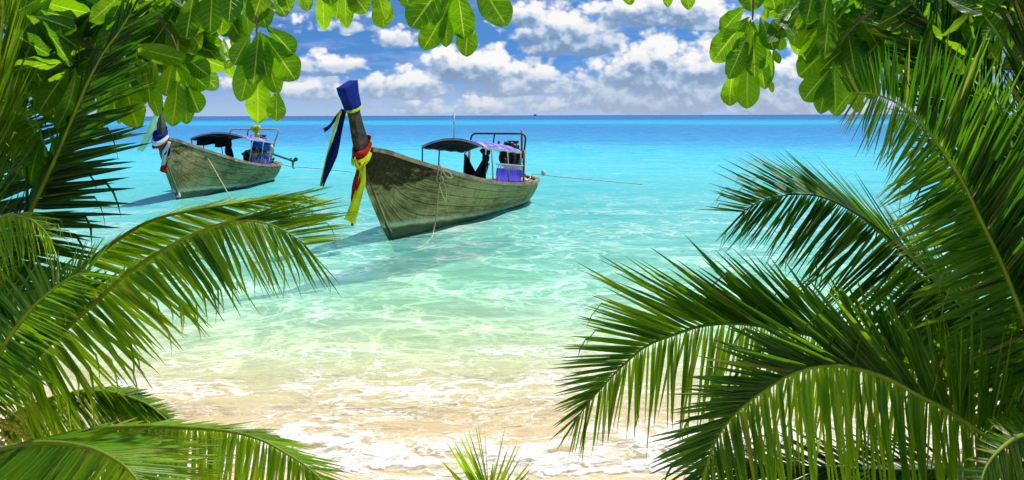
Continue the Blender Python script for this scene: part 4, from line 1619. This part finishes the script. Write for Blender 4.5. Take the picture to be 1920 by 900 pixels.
frond(pl2, [(-105, 650, 5.2), (-60, 520, 4.7), (-30, 440, 4.4), (5, 400, 4.2), (45, 400, 4.05), (80, 425, 3.95), (98, 452, 3.9)],
      [(0, 30, -40, .2), (.6, 60, -20, .2), (1, 20, 30, .1)],
      [(0, 60, 70, -.1), (.4, 70, 90, -.1), (.8, 40, 90, -.1), (1, 20, 60, 0)],
      n=56, t0=.28, seed=9, mat='frond_lit_tint', droop=.30, bent=.25, width=0.017)
frond(pl2, [(-108, 650, 5.3), (-60, 600, 5.0), (0, 560, 4.8), (60, 540, 4.7), (120, 535, 4.6), (165, 545, 4.55)],
      [(0, -40, -90, .1), (.5, 10, -90, .1), (1, 60, -30, 0)],
      [(0, 20, 80, -.1), (.5, 60, 80, -.1), (1, 60, 30, 0)],
      n=50, t0=.2, seed=10, droop=.14, width=.024)
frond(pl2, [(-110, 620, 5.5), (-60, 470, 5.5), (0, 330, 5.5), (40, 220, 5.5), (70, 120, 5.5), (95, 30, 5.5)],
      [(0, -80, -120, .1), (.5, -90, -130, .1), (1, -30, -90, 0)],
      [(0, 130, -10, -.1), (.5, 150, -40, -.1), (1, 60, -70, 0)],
      n=60, t0=.2, seed=21, droop=.08, mat='frond_shade_tint', rib='rachis_shade_tint', width=.03)

# ------------------------------------------------------------------ right palms
pr_ = palm((1985, 850, 4.8), 'large coconut palm in the lower right corner, fronds arching over the beach', .13)
frond(pr_, [(1975, 850, 4.75), (1920, 850, 4.5), (1866, 834, 4.35), (1822, 807, 4.25), (1775, 775, 4.18), (1724, 748, 4.12), (1651, 709, 4.05), (1578, 690, 3.98), (1529, 691, 3.93), (1480, 704, 3.88), (1431, 734, 3.83), (1392, 763, 3.8), (1358, 797, 3.77), (1333, 841, 3.74), (1314, 895, 3.7), (1300, 950, 3.67)],
      [(0, 50, -150, -.08), (.2, 40, -185, -.08), (.35, -50, -205, -.08), (.5, -160, -190, -.06), (.65, -190, -110, -.05), (.8, -150, -10, -.03), (1, -90, 90, 0)],
      [(0, -40, 160, -.1), (.2, -30, 215, -.15), (.4, -18, 260, -.2), (.6, -8, 265, -.2), (.8, 10, 230, -.15), (1, 30, 140, 0)],
      n=135, t0=.12, seed=11, light_bias=(-0.34, 0.16), mat='frond_lit_tint', droop=.05, bent=.05, width=0.029)
frond(pr_, [(1985, 840, 4.9), (1900, 800, 5.0), (1800, 740, 5.05), (1700, 690, 5.08), (1600, 655, 5.05), (1520, 632, 5.0), (1451, 619, 4.95), (1382, 609, 4.9), (1314, 613, 4.85), (1260, 630, 4.8), (1211, 649, 4.77), (1172, 680, 4.73), (1138, 714, 4.7), (1103, 752, 4.66), (1075, 790, 4.63)],
      [(0, 10, -130, -.1), (.3, -80, -160, -.1), (.5, -170, -165, -.1), (.7, -200, -110, -.06), (.85, -140, -10, -.03), (1, -40, 60, 0)],
      [(0, -20, 120, -.1), (.4, -40, 190, -.1), (.6, -60, 205, -.15), (.8, -18, 160, -.1), (1, -20, 80, 0)],
      n=125, t0=.16, seed=12, light_bias=(-0.26, 0.12), mat='frond_lit_tint', droop=.06, bent=.05, width=0.026)
frond(pr_, [(1980, 830, 5.1), (1930, 740, 5.3), (1870, 660, 5.4), (1800, 585, 5.45), (1737, 522, 5.45), (1653, 439, 5.42), (1598, 400, 5.4), (1542, 373, 5.36), (1487, 367, 5.33), (1431, 378, 5.3), (1390, 400, 5.27)],
      [(0, 20, -140, .2), (.35, -50, -170, .2), (.6, -110, -140, .2), (.8, -120, -85, .1), (1, -75, -10, 0)],
      [(0, -130, 90, -.1), (.35, -190, 100, -.15), (.6, -160, 130, -.15), (.8, -95, 125, -.1), (1, -55, 60, 0)],
      n=130, t0=.2, seed=13, light_bias=(-0.15, -0.35), droop=.06, mat='frond', rib='rachis_shade_tint', bent=.08, width=0.027)
frond(pr_, [(1980, 840, 4.7), (1960, 760, 4.6), (1935, 665, 4.5), (1914, 600, 4.45), (1876, 500, 4.38), (1842, 428, 4.32), (1803, 344, 4.25), (1764, 283, 4.2), (1720, 228, 4.15), (1676, 194, 4.1), (1631, 179, 4.07), (1592, 177, 4.04)],
      [(0, 90, -140, -.14), (.3, 80, -180, -.14), (.55, 60, -210, -.13), (.75, 15, -200, -.12), (.9, -20, -110, -.06), (1, -30, -40, 0)],
      [(0, -150, 60, -.1), (.3, -190, 40, -.15), (.55, -185, 45, -.15), (.75, -130, 85, -.1), (.9, -50, 110, -.1), (1, -40, 50, 0)],
      n=145, t0=.12, seed=14, light_bias=(-.55, .34), mat='frond', droop=.05, bent=.06, width=0.028)
frond(pr_, [(1990, 850, 4.4), (1960, 830, 4.0), (1920, 820, 3.75), (1880, 840, 3.6), (1845, 880, 3.5), (1830, 930, 3.42)],
      [(0, 20, -50, .1), (.5, -40, -40, .1), (1, -40, 10, 0)],
      [(0, 10, 90, -.1), (.5, 10, 120, -.1), (1, 10, 80, 0)],
      n=40, t0=.15, seed=15, light_bias=(-0.1, -0.3), droop=.2, bent=.2, width=.034, mat='frond')
frond(pr_, [(1985, 860, 5.1), (1900, 880, 5.1), (1780, 885, 5.08), (1640, 885, 5.05), (1500, 878, 5.02), (1400, 874, 5.0), (1330, 872, 4.97)],
      [(0, -60, -60, .2), (.6, -130, -50, .2), (1, -110, -10, 0)],
      [(0, -60, 70, -.1), (.6, -120, 40, -.1), (1, -110, 15, 0)],
      n=54, t0=.3, seed=16, light_bias=(-0.3, -0.3), droop=.05, mat='frond', rib='rachis_shade_tint', width=.03)
frond(pr_, [(1985, 850, 5.3), (1920, 700, 5.7), (1860, 600, 5.8), (1800, 560, 5.85), (1740, 560, 5.85), (1690, 590, 5.8)],
      [(0, -30, -150, .2), (.5, -110, -130, .2), (1, -90, -30, 0)],
      [(0, -120, 110, -.1), (.5, -110, 150, -.1), (1, -60, 90, 0)],
      n=64, t0=.2, seed=17, light_bias=(-0.3, -0.3), droop=.1, mat='frond', rib='rachis_shade_tint', width=.034)

pr2 = palm((2080, 720, 6.0), 'coconut palm standing behind at the upper right edge with fronds painted dark for shade', .12)
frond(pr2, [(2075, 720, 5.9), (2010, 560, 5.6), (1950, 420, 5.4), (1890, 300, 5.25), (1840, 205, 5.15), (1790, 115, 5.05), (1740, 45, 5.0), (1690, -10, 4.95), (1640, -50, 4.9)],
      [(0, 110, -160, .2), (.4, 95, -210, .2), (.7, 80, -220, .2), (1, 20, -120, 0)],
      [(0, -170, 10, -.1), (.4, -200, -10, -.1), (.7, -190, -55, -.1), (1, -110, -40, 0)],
      n=90, t0=.15, seed=18, droop=.05, mat='frond_shade_tint', rib='rachis_shade_tint', width=.036)
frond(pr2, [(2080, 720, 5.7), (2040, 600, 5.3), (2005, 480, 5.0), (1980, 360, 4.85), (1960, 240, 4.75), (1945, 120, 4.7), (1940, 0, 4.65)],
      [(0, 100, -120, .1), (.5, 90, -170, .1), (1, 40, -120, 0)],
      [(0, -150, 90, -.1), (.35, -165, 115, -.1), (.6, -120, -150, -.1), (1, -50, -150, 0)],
      n=76, t0=.15, seed=19, droop=.06, mat='frond_shade_tint', rib='rachis_shade_tint', width=.036)
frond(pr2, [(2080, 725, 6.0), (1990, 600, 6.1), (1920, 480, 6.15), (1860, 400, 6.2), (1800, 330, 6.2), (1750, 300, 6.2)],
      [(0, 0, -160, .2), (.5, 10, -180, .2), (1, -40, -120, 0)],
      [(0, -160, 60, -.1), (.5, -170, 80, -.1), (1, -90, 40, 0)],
      n=64, t0=.15, seed=20, droop=.06, mat='frond_shade_tint', rib='rachis_shade_tint', width=.036)

# the rest of each crown, arching away from the beach
for (tree, cp, dirs) in ((pl, at(-70, 800, 4.75), [(-1, .25), (-.75, .85), (-.8, -.75), (-.35, -1.0)]),
                         (pl2, at(-110, 640, 5.4), [(-1, .3), (-.7, .9), (-.9, -.7), (-.4, -1.0), (-.95, -.1)]),
                         (pr_, at(1985, 850, 4.8), [(1, .2), (.75, .85), (.85, -.7), (.4, -1.0)]),
                         (pr2, at(2080, 720, 6.0), [(1, .3), (.7, .9), (.9, -.7), (.5, -1.0), (1, -.1)])):
    for i, (a, b) in enumerate(dirs):
        h = Vector((a, b, 0)).normalized()
        sd = Vector((-h.y, h.x, 0))
        up = .55 + .45 * (i % 2)
        path = [cp, cp + h * .35 + Vector((0, 0, .35 * up + .1)), cp + h * .95 + Vector((0, 0, .62 * up)), cp + h * 1.5 + Vector((0, 0, .50 * up)), cp + h * 1.95 + Vector((0, 0, .12 * up))]
        oa, ob = sd * .42 + h * .32 + Vector((0, 0, -.10)), sd * -.42 + h * .32 + Vector((0, 0, -.10))
        frond(tree, path, [(0, *(oa * .7)), (.45, *(oa * 1.15)), (1, *(oa * .5))], [(0, *(ob * .7)), (.45, *(ob * 1.15)), (1, *(ob * .5))],
              n=62, t0=.18, seed=60 + i, droop=.35, width=.026, metres=True)

# small seedling in the middle of the sand
sg = empty('palm_seedling', (at(915, 900, 5.1).x, 5.1, bed_z(at(915, 900, 5.1).x, 5.1)))
bpy.context.view_layer.update()
tag(sg, 'small palm seedling poking up alone at the bottom middle of the sand', 'seedling')
frond(sg, [(918, 985, 5.12), (916, 960, 5.11), (914, 935, 5.09), (911, 912, 5.07)],
      [(0, 90, -50, .04), (.4, 70, -88, .04), (.7, 34, -112, .02), (1, -2, -118, 0)],
      [(0, -84, -70, -.05), (.3, -84, -128, -.1), (.65, -50, -134, -.05), (1, -12, -122, 0)],
      n=13, t0=.05, seed=30, light_bias=(0.2, 0.2), mat='frond_lit_tint', droop=.03, bent=0, width=.031, twist=.3, gap=0, jit=.06, rb=.010)
MB().tube([(0, 0, -.05), (0, 0, .04)], [.03, .016], 10).build('stem', M['sheath'], sg)

# ------------------------------------------------------------------ sea almond trees over the beach
def leaf_geo(base, tip, width, roll, bow, rg, tone, fold=.22):
    """One broad paddle-shaped leaf from base to tip."""
    ax = tip - base
    L = ax.length
    d = ax / L
    side = d.cross(Vector((0, 1, 0)))
    side.normalize()
    nrm = side.cross(d)
    sd = side * math.cos(roll) + nrm * math.sin(roll)
    nn = sd.cross(d)
    if nn.z < 0 and abs(nn.z) > .2: nn = -nn
    vs, fs, rib, al = [], [], [], []
    NL, NW = 12, 8
    ph = rg.random() * 6
    for i in range(NL + 1):
        s = 1 - (1 - i / NL) ** 1.7
        w = width * .48 * max(math.sin(math.pi * min(s ** 1.7, 1)), 0) ** .62 + width * .012
        c = base + d * (L * s) + nn * (bow * L * math.sin(s * math.pi)) + Vector((0, 0, -.0))
        for j in range(NW + 1):
            v = 2 * j / NW - 1
            rip = .045 * width * math.sin(s * 21 + abs(v) * 2 + ph) * abs(v)
            vs.append(c + sd * (v * w) + nn * (fold * w * (abs(v) ** 1.3) * (1 - .5 * s) + rip + .05 * width * math.sin(s * 5 + ph) * v))
            rib.append(v)
            al.append(s)
    for i in range(NL):
        for j in range(NW):
            k = i * (NW + 1) + j
            fs.append((k, k + 1, k + NW + 2, k + NW + 1))
    # stalk
    return vs, fs, rib, al


class Cluster:
    def __init__(s):
        s.vs, s.fs, s.rib, s.al, s.tone = [], [], [], [], []

    def leaf(s, base, tip, width, rg, roll=None, bow=None, tone=None):
        tone = rg.uniform(.05, 1) if tone is None else tone
        roll = rg.gauss(0, .45) if roll is None else roll
        bow = rg.gauss(.02, .07) if bow is None else bow
        v, f, r, a = leaf_geo(base, tip, width, roll, bow, rg, tone)
        b = len(s.vs)
        s.vs += v
        s.fs += [tuple(i + b for i in q) for q in f]
        s.rib += r
        s.al += a
        s.tone += [tone] * len(v)

    def build(s, tree, twig=None, r=.012):
        o = mesh_obj('leaf_cluster', s.vs, s.fs, M['almond'], tree, True, {'tone': s.tone, 'rib': s.rib, 'along': s.al})
        o.matrix_parent_inverse = tree.matrix_world.inverted()
        if twig:
            MB().tube(crom(twig, 14), [r * .62 * (1.4 - .8 * i / 13) for i in range(14)], 7).build('twig', M['bark'], o)
        return o


def almond_tree(x, y, label, boughs):
    root = empty('sea_almond_tree', (x, y, bed_z(x, y)))
    bpy.context.view_layer.update()
    tag(root, label, 'tree')
    z0 = root.location.z
    pts = crom([(0, 0, -.2), (.05, .05, 1.2), (-.05, .1, 2.4), (0, .1, 3.6), (.1, .1, 4.8)], 20)
    MB().tube(pts, [.24 - .11 * i / 19 for i in range(20)], 14).build('trunk', M['bark'], root)
    for (h, path) in boughs:
        P = [Vector((x, y + .08, z0 + h))] + [at(*p) for p in path]
        P = [P[0], P[0].lerp(P[1], .5) + Vector((0, 0, .12))] + P[1:]
        C_ = crom(P, 40)
        o = MB().tube(C_, [.060 - .046 * i / 39 for i in range(40)], 9).build('bough', M['bark'], root)
        o.matrix_parent_inverse = root.matrix_world.inverted()
    return root


def explicit(tree, d, leaves, twig, seed):
    rg = random.Random(seed)
    c = Cluster()
    for q, L in enumerate(leaves):
        bx, by, tx, ty, w = L[:5]
        tone = L[5] if len(L) > 5 else None
        roll = L[6] if len(L) > 6 else rg.gauss(0, .22)
        dd = d + rg.uniform(-.10, .10) + .012 * q
        c.leaf(at(bx, by, dd + .03), at(tx, ty, dd + rg.uniform(-.08, .06)), w * d / FPX, rg, roll, rg.gauss(.03, .04), tone)
    c.build(tree, [at(*p) for p in twig])


def fill(tree, d, cx, cy_, rx, ry, n, seed, size=(80, 130), down=1.0, tone=None):
    """A loose whorl of leaves round a twig end."""
    rg = random.Random(seed)
    c = Cluster()
    hub = at(cx, cy_, d)
    for _ in range(int(n * 1.6)):
        a = rg.uniform(0, 2 * math.pi)
        r_ = rg.uniform(.1, 1)
        bx, by = cx + rx * .5 * r_ * math.cos(a), cy_ + ry * .5 * r_ * math.sin(a)
        ang = math.atan2(math.sin(a) * .6 + down * .7, math.cos(a)) + rg.gauss(0, .3)
        L = rg.uniform(*size)
        dd = d + rg.uniform(-.28, .28)
        c.leaf(at(bx, by, dd), at(bx + L * math.cos(ang), by + L * math.sin(ang), dd + rg.gauss(0, .14)), L * rg.uniform(.34, .46) * d / FPX, rg, rg.gauss(0, .75), None, rg.uniform(*tone) if tone else None)
    c.build(tree, [hub + Vector((rg.uniform(-.1, .1), .05, .35)), hub + Vector((0, 0, .12)), hub])


DA = 4.9
tl_ = almond_tree(-4.6, 5.3, 'broad-leaved sea almond tree at top left, its leaves hanging over the farther boat',
                  [(3.0, [(-60, -120, DA), (130, -90, DA), (300, -70, DA + .1), (478, -60, DA)]),
                   (3.1, [(-40, -140, DA), (250, -120, DA - .1), (560, -90, DA - .2), (720, -70, DA - .3), (850, -60, DA - .3)]),
                   (2.4, [(-80, -60, DA + .5), (60, -30, DA + .4), (126, 50, DA + .3), (200, 110, DA + .3)]),
                   (2.7, [(-60, -90, DA + .5), (130, -50, DA + .5), (240, 20, DA + .4), (325, 90, DA + .2)])])
explicit(tl_, DA - .15, [
    (486, 56, 476, 156, 46, .4), (490, 54, 502, 142, 44, .3), (482, 66, 452, 188, 50, .7), (484, 118, 484, 229, 54, .85), (494, 85, 521, 174, 38, .55), (493, 60, 555, 148, 58, .35), (500, 45, 552, 100, 46, .2),
    (520, 163, 518, 225, 38, .6), (470, 60, 440, 118, 42, .5), (428, 82, 433, 142, 22, .95), (455, -5, 467, 64, 26, .95, .8), (420, 70, 425, 112, 26, .9, .9)],
    [(478, -40, DA - .1), (482, 0, DA - .12), (482, 62, DA - .15)], 1)
explicit(tl_, DA - .12, [
    (440, -60, 430, 40, 44, .25), (505, -50, 475, 40, 46, .45), (470, -45, 500, 48, 50, .4), (500, -30, 537, 28, 42, .6), (525, -50, 545, 18, 36, .5), (400, -40, 395, 60, 46, .2), (420, -30, 415, 62, 40, .5),
    (560, -30, 578, 18, 22, .9), (388, 0, 372, 60, 30, .8, .6), (365, -20, 350, 70, 46, .2)],
    [(440, -90, DA), (455, -60, DA)], 2)
explicit(tl_, DA - .05, [
    (332, 128, 322, 233, 44, .75), (325, 112, 311, 176, 40, .45), (342, 140, 350, 229, 34, .55), (353, 155, 374, 208, 44, .5), (336, 115, 390, 162, 50, .35), (350, 95, 368, 100, 40, .3), (340, 95, 392, 138, 44, .25)],
    [(300, 30, DA), (325, 70, DA), (336, 112, DA)], 3)
explicit(tl_, DA, [
    (232, 138, 259, 236, 54, .65), (256, 132, 298, 213, 42, .45), (291, 108, 284, 165, 22, .98, .8), (246, 118, 240, 200, 50, .3), (270, 115, 282, 190, 36, .5), (215, 150, 225, 228, 34, .5), (245, 180, 268, 232, 30, .9)],
    [(200, 60, DA), (225, 90, DA), (245, 125, DA)], 4)
explicit(tl_, DA - .3, [
    (606, -45, 609, 54, 34, .8), (648, -45, 650, 51, 30, .7), (650, -30, 690, 22, 44, .45), (705, -45, 723, 36, 36, .85), (716, -20, 721, 52, 44, .75), (745, -45, 772, 16, 32, .5), (584, -40, 580, 18, 16, .8), (640, -50, 632, 34, 40, .5), (680, -50, 664, 22, 36, .6), (620, -60, 622, 10, 40, .4)],
    [(600, -110, DA - .25), (640, -80, DA - .28), (660, -50, DA - .3)], 5)
explicit(tl_, DA - .35, [
    (852, -60, 772, 52, 72, .3), (842, 10, 794, 93, 50, .5), (838, 22, 838, 88, 30, .6), (858, -30, 872, 73, 54, .3), (880, 30, 874, 105, 44, .55), (892, -50, 950, 48, 64, .35), (845, -70, 822, 40, 60, .2)],
    [(840, -120, DA - .3), (850, -70, DA - .33), (858, -20, DA - .35)], 6)
for i, (cx, cy_, rx, ry, n, tn) in enumerate([(40, 20, 90, 70, 16, (0, .45)), (110, -10, 100, 60, 16, (.1, .7)), (180, 20, 90, 60, 16, (.1, .9)), (255, -5, 90, 60, 16, (0, .6)), (320, 20, 80, 60, 14, (0, .5)),
                                            (60, 110, 90, 60, 14, (0, .5)), (150, 110, 80, 50, 14, (0, .8)), (225, 95, 80, 50, 13, (0, .6)), (300, 70, 70, 50, 12, (.1, .8)), (30, 190, 70, 50, 9, (.1, .5)), (85, 230, 60, 60, 8, (.2, .5)), (360, -10, 70, 50, 12, (0, .5)), (0, 60, 70, 70, 10, (0, .5)), (410, -20, 60, 40, 9, (.1, .7))]):
    fill(tl_, DA + .25 + .1 * (i % 3), cx, cy_, rx, ry, n, 50 + i, (75, 120), 1.0, tn)

DB = 4.9
tr_ = almond_tree(5.2, 5.6, 'broad-leaved sea almond tree at top right, its leaves hanging over open sea',
                  [(3.0, [(1960, -120, DB), (1800, -100, DB), (1600, -80, DB), (1430, -60, DB)]),
                   (3.2, [(1980, -140, DB), (1700, -130, DB - .1), (1400, -90, DB - .2), (1240, -60, DB - .3)]),
                   (2.6, [(1960, -90, DB + .7), (1800, -60, DB + .7), (1680, 0, DB + .6), (1600, 70, DB + .4)])])
explicit(tr_, DB - .15, [
    (1409, 38, 1386, 132, 46, .35), (1413, 42, 1416, 146, 46, .45), (1406, 34, 1337, 118, 54, .4), (1400, 15, 1350, 70, 48, .25), (1403, 64, 1366, 149, 42, .35), (1405, 88, 1401, 206, 54, .85), (1418, 42, 1434, 170, 48, .7), (1374, 138, 1368, 201, 38, .6), (1426, 34, 1452, 98, 38, .3),
    (1444, -8, 1434, 43, 26, .98, .7), (1464, 38, 1491, 73, 26, .6), (1460, 58, 1464, 97, 28, .9), (1450, 95, 1462, 122, 16, .8), (1440, 150, 1448, 176, 14, .8)],
    [(1412, -40, DB - .1), (1414, 0, DB - .13), (1412, 40, DB - .15)], 11)
explicit(tr_, DB - .1, [
    (1410, -50, 1410, 25, 50, .4), (1380, -45, 1392, 5, 26, .8), (1440, -50, 1455, 22, 44, .5), (1500, -40, 1476, 20, 24, .95, .8), (1530, -40, 1513, 47, 44, .35), (1480, -40, 1470, 34, 44, .3), (1560, -30, 1545, 50, 44, .3), (1370, -50, 1366, 3, 22, .9)],
    [(1440, -100, DB - .05), (1450, -60, DB - .1)], 12)
explicit(tr_, DB, [
    (1582, 72, 1498, 147, 54, .5), (1562, 128, 1506, 192, 48, .5), (1556, 140, 1537, 217, 36, .6), (1563, 116, 1567, 222, 48, .85), (1624, 78, 1560, 120, 40, .8), (1600, 55, 1540, 82, 36, .4), (1590, 60, 1606, 150, 46, .3), (1600, 110, 1612, 215, 44, .5), (1615, 120, 1640, 190, 40, .4), (1590, 140, 1592, 200, 26, .9)],
    [(1640, 20, DB), (1605, 50, DB), (1575, 85, DB)], 13)
explicit(tr_, DB - .3, [(1183, -40, 1182, 11, 28, .8), (1252, -45, 1253, 16, 22, .8), (1292, -50, 1292, 21, 30, .8), (1268, -50, 1270, 0, 26, .5), (1210, -50, 1200, -4, 26, .6)],
    [(1250, -110, DB - .25), (1240, -50, DB - .3)], 14)
for i, (cx, cy_, rx, ry, n, tn) in enumerate([(1540, -10, 80, 50, 12, (0, .5)), (1600, 0, 80, 60, 14, (0, .5)), (1670, 10, 90, 60, 14, (0, .7)), (1750, 0, 90, 60, 14, (.1, .7)), (1830, 10, 90, 60, 14, (.1, .8)), (1900, 20, 80, 70, 14, (.2, .9)),
                                            (1640, 70, 70, 50, 11, (.1, .6)), (1720, 90, 80, 50, 11, (.1, .6)), (1890, 110, 60, 60, 10, (.3, 1)), (1905, 180, 50, 50, 8, (.3, 1)), (1560, 40, 60, 40, 9, (.1, .8)), (1870, 230, 50, 40, 6, (.2, .8))]):
    fill(tr_, DB + .3 + .1 * (i % 3) + (1.2 if i in (8, 9, 11) else 0), cx, cy_, rx, ry, n, 90 + i, (75, 120), 1.0, tn)
for tree, d, spots in ((tl_, DA, [(-190, -120), (-120, 30), (-230, 60), (-150, -230), (-60, -170), (-300, -60)]), (tr_, DB, [(2060, -130), (2010, 40), (2140, 70), (2080, -240), (2000, -190), (2220, -40)])):
    for i, (cx, cy_) in enumerate(spots):
        fill(tree, d + .35 + .12 * (i % 3), cx, cy_, 100, 80, 12, 200 + i, (75, 125), 1.0)
#@@END
